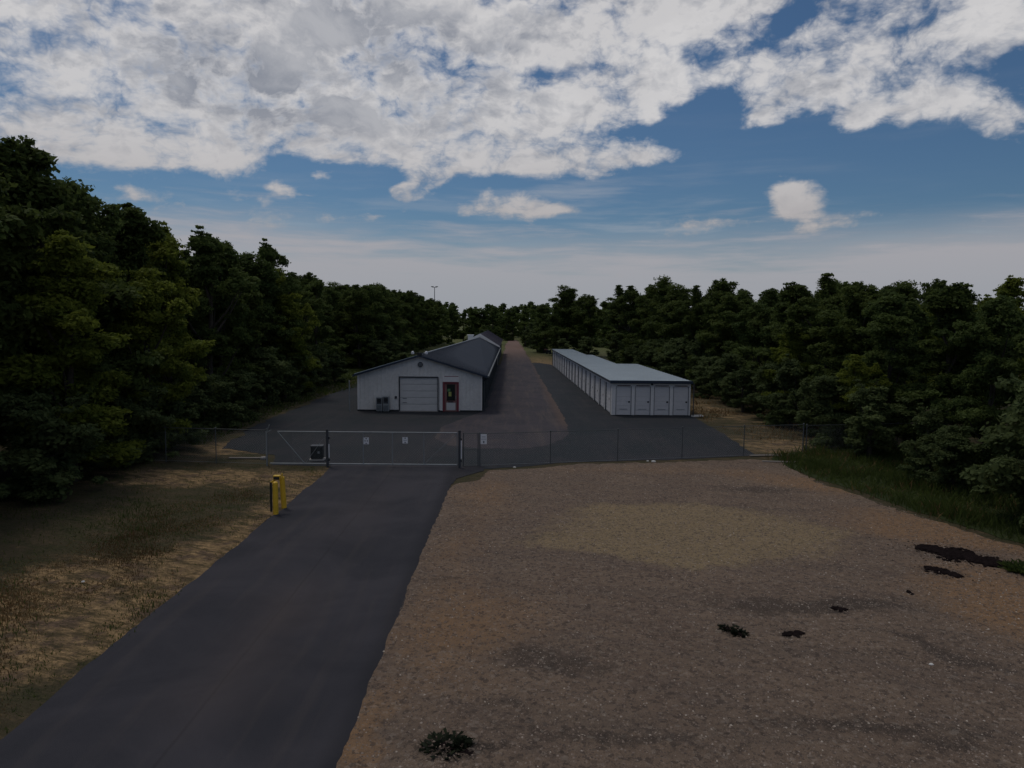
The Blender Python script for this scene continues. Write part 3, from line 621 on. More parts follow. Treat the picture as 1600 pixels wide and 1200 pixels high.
# narrow braced panel next to the gate
e = empty('brace_panel', (-2.15, 32.05, 0), R(10), 'narrow braced fence panel between the gate post and the white notice', 'fence')
for x in (0, .66): MB().tube((x, 0, -.1), (x, 0, 1.56), .024, n=10).build('post', M['postgrey'], e)
for z in (.06, .82, 1.52): MB().tube((0.03, 0, z), (.63, 0, z), .015, n=8).build('rail', M['postgrey'], e)
wires(.04, .62, .08, 1.5).build('wire_mesh', M['wire'], e)
# sliding gate
GX0, GX1, GY = -10.75, -2.42, 31.80; GZ0, GZ1 = .14, 1.58
g = empty('sliding_gate', (GX0, GY, 0), R(.2), 'long galvanised chain link sliding gate closed across the driveway', 'gate')
L = GX1-GX0; r = .024
MB().tube((0.35, 0, GZ1), (L, 0, GZ1), r, n=10).build('top_rail', M['galv'], g)
MB().tube((0.0, 0, GZ0), (L, 0, GZ0), r+.006, n=10).build('bottom_rail', M['galv'], g)
vs = [2.60, 4.15, 5.45, 6.85, L]
for x in vs: MB().tube((x, 0, GZ0), (x, 0, GZ1), r*.8, n=8).build('upright', M['galv'], g)
MB().tube((0.35, 0, GZ1), (1.55, 0, GZ0), r*.7, n=8).build('diagonal_brace', M['galv'], g)
MB().tube((2.60, 0, GZ1), (1.55, 0, GZ0), .010, n=6).build('truss_rod', M['galv'], g)
MB().tube((vs[3], 0, GZ0), (L, 0, GZ1), .010, n=6).build('truss_rod', M['galv'], g)
pr = [.4]+vs
for a, c in zip(vs[:-1], vs[1:]): wires(a+.02, c-.02, GZ0, GZ1).build('wire_mesh', M['wire'], g)
wires(1.0, 2.58, GZ0, GZ1).build('wire_mesh', M['wire'], g)
def gate_post(x, label, bright):
    e = empty('gate_post', (x, 31.72, 0), 0, label, 'post')
    MB().tube((0, 0, -.1), (0, 0, 1.66), .055, n=12).build('pole', M['darktrim'], e); MB().dome((0, 0, 1.66), .065, 10, 3).build('cap', M['black'], e)
    MB().tube((.075, -.03, .45), (.075, -.03, 1.05 if bright else 1.25), .024, n=8).build('roller_guard', M['sign'], e)
    MB().box(-.02, .10, -.02, .10, 1.28, 1.36).build('bracket', M['black'], e); MB().box(-.02, .10, -.02, .10, .30, .38).build('bracket', M['black'], e)
gate_post(-8.17, 'dark post with pale roller guard at the left side of the driveway', 1)
gate_post(-2.30, 'dark post with pale guard at the right end of the sliding gate', 0)
e = empty('end_post', (-10.95, 31.95, 0), 0, 'thin post with a short leaning arm at the left end of the sliding gate', 'post')
MB().tube((0, 0, -.1), (0, 0, 1.55), .032, n=8).build('pole', M['galv'], e); MB().tube((0, 0, 1.5), (.16, -.05, 1.86), .018, n=6).tube((0, 0, 1.5), (.22, 0, 1.62), .018, n=6).build('arm', M['galv'], e)
def sign(px, w_, h_, zc, yy, label, rows):
    x = px
    e = empty('warning_sign', (x, yy, zc), 0, label, 'sign')
    MB().box(-w_/2, w_/2, -.005, .003, -h_/2, h_/2).build('plate', M['sign'], e)
    for (a, c, za, zb) in rows: MB().box(a*w_, c*w_, -.008, -.0055, za*h_, zb*h_).build('print_bar', M['signgrey'], e)
    for q in (-1, 1): MB().tube((q*w_*.4, -.010, h_*.42), (q*w_*.4, .02, h_*.42), .008, n=6).build('tie', M['galv'], e)
sign(-6.45, .24, .30, 1.20, 31.75, 'small white sign on the sliding gate, the one nearer the left gate post', [(-.12, .14, .25, .42), (-.3, -.1, -.1, .1), (.1, .3, -.1, .1), (-.14, .14, -.45, -.3)])
sign(-4.72, .24, .28, 1.24, 31.75, 'small white sign near the middle of the sliding gate', [(-.12, .12, .25, .45), (-.12, .12, -.45, -.25), (-.3, .3, -.03, .03)])
sign(-1.25, .28, .45, 1.26, 32.14, 'larger white two part notice hanging on the fence right of the gate', [(-.4, .4, -.02, .02), (-.1, .12, -.40, -.18), (-.3, .3, .2, .25)])
# operator cabinet behind the gate
x, y_ = U(496, 719)
e = empty('gate_operator', (x, y_, .0), R(4), 'dark metal operator cabinet behind the sliding gate', 'gate motor')
MB().box(-.34, .34, -.25, .25, 0, .08).build('base_piece', M['concrete'], e); MB().box(-.27, .27, -.2, .2, .08, .66).build('cabinet', M['black'], e, bevel=.03)
MB().box(-.29, .29, -.22, .22, .66, .71).build('lid', M['darktrim'], e, bevel=.01); MB().box(.05, .14, -.215, -.20, .35, .45).build('lock', M['galv'], e)
# concrete stub left of gate
x, y_ = U(411, 718)
e = tag(MB().box(x-.11, x+.11, y_-.11, y_+.11, 0, .13).build('footing', M['concrete'], bevel=.03), 'small pale concrete footing at the left end of the gate', 'footing')
# bollards + keypad
def bollard(px, py, lean, label):
    x, y_ = U(px, py); e = empty('bollard', (x, y_, 0), 0, label, 'bollard'); e.rotation_euler = (0, lean, 0)
    MB().tube((0, 0, -.05), (0, 0, 1.08), .088, n=18).build('pipe', M['yellow'], e, smooth=False); MB().dome((0, 0, 1.08), .088, 18, 5, .6).build('cap', M['yellow'], e, smooth=True)
bollard(431, 804, 0, 'yellow pipe bollard nearer the camera beside the driveway edge'); bollard(444, 794, R(-3), 'slightly leaning yellow pipe bollard behind and right of the other one')
x, y_ = U(424, 799)
e = empty('access_keypad', (x, y_, 0), 0, 'black pedestal with yellow hooded keypad beside the two yellow bollards', 'keypad stand')
MB().box(-.03, .03, -.03, .03, 0, 1.02).build('pedestal', M['black'], e); MB().tube((0, 0, 1.0), (.24, .02, 1.16), .03, n=8).build('neck', M['yellow'], e)
MB().box(.10, .34, -.07, .09, 1.10, 1.26).build('hood', M['yellow'], e, bevel=.02); MB().box(.12, .32, -.078, -.071, 1.12, 1.22).build('keypad', M['black'], e)
MB().tube((.38, .04, 1.08), (.38, .04, 1.32), .022, n=8).build('reader_bar', M['yellow'], e)

# ------------------------------------------------------------------ far light poles
def lightpole(px, py, Y, label, arms):
    _, _, zz = ray(px, py); rx, ry, rz = ray(px, py); x = rx/ry*Y; h = CAM_H+rz/ry*Y
    e = empty('light_pole', (x, Y, 0), 0, label, 'light pole')
    MB().tube((0, 0, 0), (0, 0, h), .22, .12, n=8).build('mast', M['darktrim'], e)
    for s in arms: MB().box(min(0, s), max(0, s), -.2, .2, h-.05, h+.12).build('arm', M['darktrim'], e); MB().box(s-.5, s+.5, -.4, .4, h+.12, h+.42).build('lamp_head', M['darktrim'], e)
lightpole(679, 449, 300, 'tall far light pole above trees left of the lane end', (-.9, .9))
lightpole(1142, 457, 300, 'tall far light pole above trees right of centre', (-.5, .5))
lightpole(931, 468, 300, 'far light pole just showing beside the round central tree', (-.9, .9))

# ------------------------------------------------------------------ stones, debris, weeds
def inpoly(x, y, P):
    c = np.zeros(len(x), bool); n = len(P)
    for i in range(n):
        x1, y1 = P[i]; x2, y2 = P[(i+1) % n]
        c ^= ((y1 > y) != (y2 > y)) & (x < (x2-x1)*(y-y1)/(y2-y1+1e-12)+x1)
    return c
def scatter_stones(n, box, P, smin, smax, name, m, z, ypow=1.0):
    x = RNG.uniform(box[0], box[1], n); y = box[2]+(box[3]-box[2])*RNG.random(n)**ypow
    k_ = inpoly(x, y, P); x, y = x[k_], y[k_]; n = len(x)
    oc = np.array([(1, 0, 0), (0, 1, 0), (-1, 0, 0), (0, -1, 0), (0, 0, 1)], float); fc = np.array([(0, 1, 4), (1, 2, 4), (2, 3, 4), (3, 0, 4)])
    s = smin+(smax-smin)*RNG.random(n)**3; V = oc[None]*(.6+.8*RNG.random((n, 5, 1)))*s[:, None, None]; V[:, :, 2] *= .8
    a = RNG.uniform(0, 6.28, n); ca, sa = np.cos(a)[:, None], np.sin(a)[:, None]
    X = V[:, :, 0]*ca-V[:, :, 1]*sa+x[:, None]; Y = V[:, :, 0]*sa+V[:, :, 1]*ca+y[:, None]; Z = V[:, :, 2]+z
    VV = np.stack([X, Y, Z], -1).reshape(-1, 3); FF = (fc[None]+5*np.arange(n)[:, None, None]).reshape(-1, 3)
    me = npmesh(name, VV, FF, np.repeat(RNG.random(n), 5)); o = link(name, me, m, kind='stuff'); return o
m = bpy.data.materials.new('loose_stone'); m.use_nodes = True; t = NT(m.node_tree); at = t.new('ShaderNodeAttribute', attribute_name='tint')
cr = t.new('ShaderNodeValToRGB'); t.l.new(at.outputs['Fac'], cr.inputs[0]); cr.color_ramp.elements[0].color = (.075, .055, .045, 1); cr.color_ramp.elements[1].color = (.42, .36, .30, 1)
e1 = cr.color_ramp.elements.new(.45); e1.color = (.14, .10, .075, 1); e2 = cr.color_ramp.elements.new(.93); e2.color = (.24, .185, .148, 1)
t.l.new(cr.outputs[0], t.n['Principled BSDF'].inputs['Base Color']); t.n['Principled BSDF'].inputs['Roughness'].default_value = .9
M['loose'] = m
tag(scatter_stones(230000, (-2.5, 17, 8, 33), LOT, .007, .028, 'gravel_stones', m, .02, 1.25), 'loose crushed stone scattered over the brown gravel lot', 'gravel')

def clods(pa, pb, wid, n, hgt, label, name='debris_pile', cat='debris'):
    a_ = Vector(U(*pa)); b_ = Vector(U(*pb)); c_ = (a_+b_)/2; d_ = (b_-a_); L_ = d_.length; d_ = d_/L_; q_ = Vector((-d_.y, d_.x)); mb = MB()
    for i in range(int(n*1.5)):
        t0 = random.uniform(-1, 1) if i < n else random.gauss(0, .75); w0 = wid*(1-.75*t0*t0)*(.8+.35*math.sin(t0*7+L_)); u0 = random.gauss(0, .42)*w0 if i < n else random.gauss(0, 1.0)*wid
        s = random.uniform(.35, 1)*hgt*(1.2-.6*min(1, abs(u0)/wid))*(1 if i < n else .35); c = Vector((*(d_*t0*L_/2+q_*u0), s*.15)); b0 = len(mb.v); k = 6
        for zq, rr in ((-.3, 1.0), (.35, .8)):
            for jx in range(k):
                t_ = 6.283*jx/k+random.uniform(-.3, .3); r_ = s*rr*random.uniform(.9, 2.2)
                mb.v.append((c.x+r_*math.cos(t_), c.y+r_*math.sin(t_), max(.0, c.z+s*zq)))
        mb.v.append((c.x, c.y, c.z+s*.8))
        for jx in range(k): mb.f.append((b0+jx, b0+(jx+1) % k, b0+k+(jx+1) % k, b0+k+jx)); mb.f.append((b0+k+jx, b0+k+(jx+1) % k, b0+2*k))
    o = mb.build(name, M['clod'], kind='stuff'); o.location = (c_.x, c_.y, .022); return tag(o, label, cat)
clods((1437, 856), (1566, 884), .80, 620, .085, 'long dark pile of debris on the gravel near the right edge')
clods((1447, 888), (1500, 902), .45, 150, .055, 'shorter dark debris patch just in front of the long dark pile')
clods((1224, 994), (1251, 990), .20, 60, .045, 'small black oval clump on the gravel')
clods((1300, 952), (1319, 954), .20, 34, .045, 'small round dark clump behind and right of the black oval one')
clods((1418, 925), (1425, 931), .08, 9, .035, 'tiny dark crumbs between the long pile and the small clumps')
clods((1130, 980), (1162, 996), .10, 40, .035, 'thin dark streak of debris left of the black oval clump')
clods((672, 1158), (735, 1182), .22, 70, .022, 'dark smudge of wet debris on the gravel close to the camera')

def tuft(n, rad, hmin, hmax, width, seed, leafy=.0, lean=.5):
    rg = np.random.default_rng(seed); a = rg.uniform(0, 6.28, n); rr = rad*np.sqrt(rg.random(n)); h = rg.uniform(hmin, hmax, n)
    bx, by = rr*np.cos(a), rr*np.sin(a); d = rg.uniform(0, 6.28, n); lx, ly = np.cos(d)*h*lean*rg.random(n)+bx*.4, np.sin(d)*h*lean*rg.random(n)+by*.4
    w_ = width*(.5+rg.random(n)); o = rg.uniform(0, 6.28, n)
    V = np.empty((n, 4, 3)); V[:, 0] = np.stack([bx-np.cos(o)*w_*.5, by-np.sin(o)*w_*.5, 0*h], -1); V[:, 1] = np.stack([bx+np.cos(o)*w_*.5, by+np.sin(o)*w_*.5, 0*h], -1)
    V[:, 2] = np.stack([bx+lx*.5+np.cos(o)*w_*(.5+leafy), by+ly*.5+np.sin(o)*w_*(.5+leafy), h*.6], -1); V[:, 3] = np.stack([bx+lx, by+ly, h], -1)
    return V.reshape(-1, 3), np.repeat(rg.random(n), 4)
def weed(px, py, rad, h, label, mname='leaf', n=260):
    V, tt = tuft(n, rad, h*.3, h, .045, int(px), 1.2, .9); Fq = np.arange(len(V)).reshape(-1, 4); x, y_ = U(px, py)
    o = link('weed', npmesh('weed', V, Fq, tt), M[mname]); o.location = (x, y_, .02); return tag(o, label, 'weed')
weed(696, 1168, .32, .07, 'low dark weed growing on the wet smudge closest to the camera', 'weed_dark', 90)
weed(722, 1166, .13, .10, 'thin low weed right beside the largest dark tuft', 'weed_dark', 60)
weed(1140, 984, .20, .05, 'small flat green weed left of the black oval clump', 'weed_dark', 60)
weed(1155, 992, .16, .08, 'tiny dark weed between the flat green weed and the black oval clump', 'weed_dark', 60)
weed(1597, 893, .4, .2, 'green weed tuft at the right edge of the gravel', 'blade', 300)
for i, (px, py, s, lb) in enumerate([(1021, 722, .11, 'whitest stone on the fence line at the edge of the asphalt'), (1012, 721, .06, 'small pale stone left of the whitest stone'), (804, 731, .07, 'small pale stone at the rounded corner of the gravel'),
                                     (1455, 1040, .05, 'pale pink stone on the dark streak of gravel'), (130, 910, .045, 'pale stone lying in the straw left of the driveway')]):
    x, y_ = U(px, py); mb = MB(); mb.dome((0, 0, 0), s, 7, 3, .7); 
    mb.v = [(a*random.uniform(.75, 1.2), b_*random.uniform(.7, 1.1), c) for a, b_, c in mb.v]
    o = mb.build('stone', M['stone_pale']); o.location = (x, y_, .015); tag(o, lb, 'stone')
for i, (px, py, ln, rz, lb) in enumerate([(1205, 713, 2.2, R(6), 'weathered board lying along the foot of the right fence'), (1225, 723, 2.0, R(-4), 'pale flat board in the dirt in front of the right fence'),
                                          (385, 717, 1.6, R(3), 'pale board lying left of the sliding gate end')]):
    x, y_ = U(px, py); o = MB().box(-ln/2, ln/2, -.09, .09, 0, .05).build('board', M['wood'], bevel=.01); o.location = (x, y_, .02); o.rotation_euler = (0, 0, rz); tag(o, lb, 'board')

# grass: nobody could count it
def smooth_noise(x, y, s, seed):
    rg = np.random.default_rng(seed); v = np.zeros_like(x)
    for q in range(6):
        a = rg.uniform(0, 6.28); k = s*rg.uniform(.6, 1.6)*(1+q*.5); v += np.sin(k*(x*np.cos(a)+y*np.sin(a))+rg.uniform(0, 6.28))/(1+q*.4)
    return v/2.5
def grass(n, box, P, hmin, hmax, width, name, m, label, dens=None, z=0.0, lean=.8, ypow=1.0, jit=0.0):
    x = RNG.uniform(box[0], box[1], n); y = box[2]+(box[3]-box[2])*RNG.random(n)**ypow; k_ = inpoly(x, y, P)
    if dens is not None: k_ &= RNG.random(n) < dens(x, y)
    x, y = x[k_], y[k_]; n = len(x); x = x+jit*RNG.normal(size=n); y = y+jit*RNG.normal(size=n); V, tt = tuft(n, 0, hmin, hmax, width, 5, 0, lean)
    V = V.reshape(n, 4, 3); clump = (.6+.7*np.clip(smooth_noise(x, y, 2.2, 3)+.5, 0, 1.3))[:, None]; V[:, :, 2] *= clump
    V[:, :, 0] += x[:, None]; V[:, :, 1] += y[:, None]; V[:, :, 2] += z
    tt = np.clip(np.repeat(.35*RNG.random(n)+.5*np.clip(smooth_noise(x, y, .9, 11)*.5+.5, 0, 1), 4), 0, 1)
    me = npmesh(name, V.reshape(-1, 3), np.arange(4*n).reshape(-1, 4), tt); return tag(link(name, me, m, kind='stuff'), label, 'grass')
LG = [(-7.95, 6), (-7.95, 29.8), (-8.3, 31.8), (-22, 33), (-24, 6)]
near_road = lambda x, y: np.clip(1.0-(-8-x)/4.0, 0, 1)
grass(90000, (-22, -7.9, 9, 33), LG, .03, .12, .018, 'lawn_grass', M['blade'], 'thin green grass left of the driveway', lambda x, y: .12+.6*np.clip(smooth_noise(x, y, .5, 21)+.2, 0, 1)+.4*near_road(x, y)*np.clip(smooth_noise(x, y, .8, 4)+.2, 0, 1), -.03, ypow=1.3, jit=.06)
grass(220000, (-18, -8.0, 9, 33), LG, .02, .065, .020, 'dry_grass', M['straw'], 'dry straw coloured grass left of the driveway', lambda x, y: .9*np.clip(smooth_noise(x, y, .7, 31)+.35, 0, 1)*np.clip(1.3-np.abs(x+10.2+(y-15)*.02)/3.2, 0, 1), -.03, ypow=1.3)
VG = [U(1205, 716), U(1240, 733), U(1300, 755), U(1400, 788), U(1500, 820), U(1600, 850), (17, 12), (24, 12), (24, 39), (15.5, 37)]
grass(80000, (11, 24, 12, 39), VG, .10, .42, .030, 'tall_grass', M['blade'], 'tall green weeds and grass between gravel and right trees', lambda x, y: .35+.65*np.clip(smooth_noise(x, y, 1.3, 41)+.4, 0, 1), .0, 1.0, jit=.22)
grass(30000, (11, 24, 12, 39), VG, .08, .38, .028, 'dry_weeds', M['straw'], 'brown dry weeds mixed into the green strip right of the gravel', lambda x, y: .7*np.clip(smooth_noise(x, y, 1.6, 77)+.1, 0, 1), .0, 1.0, jit=.25)
RG_ = [(12.9, 44), (14.2, 36.6), (20, 38), (24, 60), (24, 110), (9, 112), (12.7, 70), (13, 52)]
grass(60000, (9, 24, 36, 112), RG_, .05, .25, .04, 'rough_grass', M['straw'], 'rough dry grass on the dirt between the white units and the right trees', lambda x, y: np.clip(smooth_noise(x, y, .5, 8)+.4, 0, 1)*.7, .0, .9)
LG2 = [(-16, 37), (-16.2, 60), (-12, 92), (-9, 108), (-24, 110), (-26, 37)]
grass(40000, (-26, -9, 36, 110), LG2, .06, .3, .05, 'side_grass', M['blade'], 'green and tan grass between left building and left trees', None, .0, .9)

# ------------------------------------------------------------------ trees
def crown_mesh(name, seed, H, Rr, base, nleaf, ls, nclump, spiky=.3, top_pow=1.0):
    rg = np.random.default_rng(seed); cs = []; rs = []; ph = rg.uniform(0, 6.28, 6)
    nb = max(9, nclump//7)                                     # boughs: each carries a fan of leaf sprays
    for i in range(nb):
        u = (i+.5)/nb; t_ = u**.8; z0 = base+(H-base)*t_*.96; a = i*2.399+rg.uniform(-.6, .6)
        prof = Rr*(math.sin(min(1, t_+.12)*PI*.97)**.5)*(1-.22*t_)*(1+.28*math.sin(2*a+ph[0]+4*t_)+.16*math.sin(5*a+ph[1])); ln = prof*rg.uniform(.55, 1.12)
        rise = rg.uniform(.05, .45)*Rr*(.4+t_); kk = 9
        for q in range(kk):
            f_ = (q+rg.random())/kk; f_ = .18+.82*f_; b_ = a+rg.normal()*.42; rr = ln*f_
            cs.append((math.cos(b_)*rr, math.sin(b_)*rr, min(H*1.02, z0+rise*f_*f_+rg.normal()*.10*Rr-.12*Rr))); rs.append(Rr*rg.uniform(.10, .20)*(1.15-.45*f_))
    for i in range(int(7*spiky)):                              # leaders: upright sprays that break the outline
        a = rg.uniform(0, 6.28); q = rg.uniform(0, .8)*Rr; z = base+(H-base)*(1-(q/Rr)**2*.55); hh = rg.uniform(.2, .9)
        for w_ in range(4): cs.append((math.cos(a)*q+rg.normal()*.08, math.sin(a)*q+rg.normal()*.08, z-.25+hh*w_/3)); rs.append(Rr*(.13-.025*w_))
    nclump = len(cs)
    cs = np.array(cs); cs[:, 2] = np.maximum(cs[:, 2], base*.6+.1); rs = np.array(rs); wgt = rs**2.0*(1-.35*np.clip((cs[:, 2]-.7*H)/(.3*H), 0, 1)); wgt /= wgt.sum()
    ci = rg.choice(len(cs), nleaf, p=wgt); d = rg.normal(size=(nleaf, 3)); d /= np.linalg.norm(d, axis=1)[:, None]
    d[:, 2] = np.where((d[:, 2] < 0) & (rg.random(nleaf) < .45), -d[:, 2], d[:, 2])
    rad = rs[ci]*(.15+1.05*rg.random(nleaf)**.7)*(1+.3*np.sin(d[:, 0]*9+ci)*np.sin(d[:, 1]*8+ci*2)); P = cs[ci]+d*rad[:, None]*np.array([1.1, 1.1, .62])
    nrm = d*.6+rg.normal(size=(nleaf, 3))*.55+np.array([0, 0, .35]); nrm /= np.linalg.norm(nrm, axis=1)[:, None]
    t1 = np.cross(nrm, rg.normal(size=(nleaf, 3))); t1 /= np.linalg.norm(t1, axis=1)[:, None]; t2 = np.cross(nrm, t1)
    s = ls*(.55+.9*rg.random(nleaf))[:, None]
    V = np.stack([P-t1*s, P+t2*s*.55-t1*s*.1, P+t1*s, P-t2*s*.55-t1*s*.1], 1).reshape(-1, 3)
    V[:, 2] = np.maximum(V[:, 2], .05)
    ct = rg.random(len(cs)); tint = np.repeat(np.clip(.55*ct[ci]+.45*rg.random(nleaf), 0, 1), 4)
    crown = npmesh(name, V, np.arange(4*nleaf).reshape(-1, 4), tint)
    mb = MB(); tr = .012*H+.07; pz = [0, .3*H, .6*H, .9*H]; pp = [(0, 0, -.1)]
    for z in pz[1:]: pp.append((pp[-1][0]+rg.uniform(-.2, .2), pp[-1][1]+rg.uniform(-.2, .2), z))
    for i in range(3): mb.tube(pp[i], pp[i+1], tr*(1-.3*i), tr*(1-.3*(i+1))+.01, n=8, cap=False)
    order = rg.permutation(nclump)[:14]
    for i in order:
        c = cs[i]*np.array([.9, .9, 1]); zb = max(.15*H, c[2]-.28*H*rg.uniform(.6, 1.3)); s_ = zb/H/.3; k_ = min(2, int(s_)); f_ = min(1, s_-k_); st_ = [pp[k_][q]+(pp[k_+1][q]-pp[k_][q])*f_ for q in range(3)]
        md = [(st_[q]+c[q])/2+(0, 0, -.25)[q] for q in range(3)]
        mb.tube(st_, md, tr*.36, tr*.24, n=5, cap=False); mb.tube(md, tuple(c), tr*.24, tr*.07, n=5, cap=False)
    trunk = bpy.data.meshes.new(name+'_trunk'); trunk.from_pydata(mb.v, [], mb.f); trunk.update(); trunk.materials.append(M['bark'])
    return crown, trunk, H
VAR = {}
def variants(kind, specs, m):
    VAR[kind] = []
    for i, sp_ in enumerate(specs):
        c, tr, h = crown_mesh(kind+'_crown', 100+i*7+len(kind)*13, *sp_); c.materials.append(M[m]); VAR[kind].append((c, tr, h))
# H, R, base, leaves, leaf size, clumps, spiky
variants('broad', [(10, 3.6, .8, 46000, .095, 85, 1.0), (10, 3.2, .6, 42000, .095, 75, 1.3), (10, 4.0, 1.2, 48000, .095, 100, 1.0), (10, 3.4, .5, 42000, .09, 80, 1.4)], 'leaf')
variants('mid', [(10, 3.2, .5, 40000, .09, 80, 1.0), (10, 3.7, .6, 42000, .095, 90, .8), (10, 2.9, .4, 36000, .09, 70, 1.4)], 'leaf_mid')
variants('bright', [(10, 3.2, .5, 38000, .095, 80, 1.0), (10, 3.6, .8, 42000, .095, 85, 1.0)], 'leaf_bright')
variants('bush', [(4, 2.4, .1, 16000, .085, 42, .5), (4, 2.0, .05, 14000, .08, 36, .9), (4, 2.8, .1, 17000, .09, 48, .4)], 'leaf_bush')
variants('far', [(10, 4.2, .3, 7000, .22, 60, .4), (10, 3.6, .3, 6500, .22, 55, .7), (10, 4.8, .3, 7500, .22, 65, .4)], 'leaf_mid')
cnt = 0
def tree(kind, x, y, h, label, group=None, vi=None, wide=1.0, name=None):
    global cnt; cnt += 1
    c, tr, H0 = VAR[kind][(cnt*5+int(x*3)) % len(VAR[kind]) if vi is None else vi]
    nm = name or ('bush' if kind == 'bush' else 'broadleaf_tree')
    e = empty(nm, (x, y, 0), random.uniform(0, 6.28), label, 'bush' if kind == 'bush' else 'tree', group)
    s = h/H0/1.03; e.scale = (s*wide*random.uniform(.9, 1.25), s*wide*random.uniform(.9, 1.25), s)
    link('crown', c, None, e); link('trunk', tr, None, e)
    return e
lh = lambda Y: np.interp(Y, [14, 26, 31, 36, 46, 55, 60, 67, 83, 107, 138, 165, 215], [13.2, 13.4, 13.1, 12.2, 11.6, 10.9, 11.6, 10.6, 10.5, 10.7, 12.2, 11.0, 11.5])
ORD = ['nearest', 'second', 'third', 'fourth', 'fifth', 'sixth', 'seventh', 'eighth', 'ninth', 'tenth', 'eleventh', 'twelfth', 'thirteenth', 'fourteenth', 'fifteenth', 'sixteenth', 'seventeenth', 'eighteenth', 'nineteenth', 'twentieth'] + ['twenty-'+q for q in 'first second third fourth fifth sixth seventh eighth ninth'.split()]+['thirtieth']+['thirty-'+q for q in 'first second third fourth fifth sixth seventh eighth ninth'.split()]+['fortieth']+['forty-'+q for q in 'first second third fourth fifth sixth seventh'.split()]
def beside(Y): return ('left of the driveway' if Y < 31 else 'behind the left fence' if Y < 50 else 'beside the storage building' if Y < 104 else 'beside the rear building' if Y < 142 else 'beyond the buildings')
# left wood, front row
Y = 19.0; i = 0; sect = {}
while Y < 200:
    X = -20.3+random.uniform(-.9, .6)-(1.2 if 74 < Y < 92 else 0); kd = ['broad', 'mid', 'broad', 'broad', 'mid', 'broad'][i % 6]
    if i in (6, 11): kd = 'bright'
    h = float(lh(Y))*random.uniform(.96, 1.05) - (.6 if kd == 'bright' else 0)
    if 79 < Y < 93: Y += 4.6; i += 1; continue
    s = beside(Y); k_ = sect.get(s, 0); sect[s] = k_+1
    colr = {'broad': 'dark green', 'mid': 'mid green', 'bright': 'yellow green'}[kd]
    tree(kd, X, Y, h, f'{colr} tree {beside(Y)}, {ORD[k_]} in the front row of the left wood', 'front row of the left wood'); Y += 4.0 if Y < 60 else 5.0 if Y < 120 else 6.5; i += 1
for row, (X0_, Y0_, Y1_, stp) in enumerate([(-24.5, 22, 190, 5.0), (-29.5, 26, 150, 5.6), (-36, 38, 120, 7.5)]):
    Y = Y0_+row*1.3
    while Y < Y1_:
        tree(random.choice(['broad', 'broad', 'mid']), X0_+random.uniform(-1.2, 1.2), Y, float(lh(Y))*random.uniform(.95, 1.07)+.25*row,
             f'tree inside the left wood {beside(Y)}, {["just behind the front row", "deep in the wood", "at its back"][row]}', f'trees inside the left wood {beside(Y)}, {["second", "third", "last"][row]} row'); Y += stp*random.uniform(.85, 1.15)
tree('mid', -20.3, 60.5, 12.6, 'taller pointed tree rising above the left wood, level with the storage building front', vi=2, wide=.8)
tree('bright', -17.6, 28.6, 9.6, 'yellow green tree leaning out of the left wood nearest the camera, lower than its neighbours', vi=0)
tree('bright', -17.9, 35.0, 8.8, 'yellow green tree at the left wood edge, right above the end of the left fence', vi=1)
tree('bright', -18.4, 61.0, 8.4, 'fresh green smaller tree in front of the taller pointed tree', vi=1, wide=.9)
# understory along the left edge
k_ = 0; Y = 20
while Y < 130:
    if 76 < Y < 92: Y += 4; continue
    tree('bush', -17.4-(.8 if Y > 50 else 0)+random.uniform(-.5, .5), Y, random.uniform(2.2, 4.4), f'leafy bush at the foot of the left wood, {ORD[k_]} going away from the camera', 'bushes at the foot of the left wood', wide=1.15); k_ += 1; Y += random.uniform(2.6, 4.4)
# right wood
RT = [(21.5, 18.5, 8.3, 'broad'), (20.8, 22.5, 8.0, 'mid'), (22, 27, 8.4, 'broad'), (20.6, 31, 8.0, 'mid'), (21.5, 35.5, 8.3, 'broad'), (20.2, 39, 8.2, 'mid'), (20.6, 43.5, 8.8, 'broad'), (21.3, 48.5, 9.7, 'broad'), (20.2, 52.5, 9.2, 'broad'),
      (21.8, 57, 8.4, 'mid'), (21.0, 62, 8.4, 'mid'), (20.2, 69, 9.0, 'broad'), (21.2, 74, 10.9, 'broad'), (20.4, 80, 10.8, 'broad'), (19.8, 86, 10.8, 'broad'), (19.4, 93, 12.0, 'broad'), (18.6, 100, 11.4, 'broad'), (17.8, 108, 11.6, 'broad'),
      (17.4, 116, 12.2, 'broad'), (18.5, 124, 9.5, 'mid')]
sect = {}
def beside_r(Y): return 'right of the gravel lot' if Y < 36 else 'right of the white units' if Y < 70 else 'along the middle of the white units' if Y < 104 else 'past the far end of the white units'
for i, (X, Y, h, kd) in enumerate(RT):
    s = beside_r(Y); k_ = sect.get(s, 0); sect[s] = k_+1
    tree(kd, X, Y, h*random.uniform(.96, 1.03), wide=random.uniform(.95, 1.4), label=f'{"dark" if kd == "broad" else "mid"} green tree {s}, {ORD[k_]} in the front row', group='front row of the right wood')
for row, (X0_, Y0_, Y1_, stp) in enumerate([(26, 22, 125, 5.5), (31.5, 28, 125, 6.2), (38, 36, 120, 7.5), (46, 50, 110, 9)]):
    Y = Y0_
    while Y < Y1_:
        X = X0_+random.uniform(-1.3, 1.3); hb = 7.5 if Y < 66 else 9.6
        if 46 < Y < 52 and row == 0: hb = 9.2
        tree(random.choice(['mid', 'broad', 'bright'] if row >= 1 else ['broad', 'mid']), X, Y, hb*random.uniform(.93, 1.06)+row*.35, f'tree inside the right wood {beside_r(Y)}, {["second row", "third row", "fourth row", "last row"][row]}', f'trees inside the right wood {beside_r(Y)}, row {["two", "three", "four", "five"][row]}'); Y += stp*random.uniform(.85, 1.15)
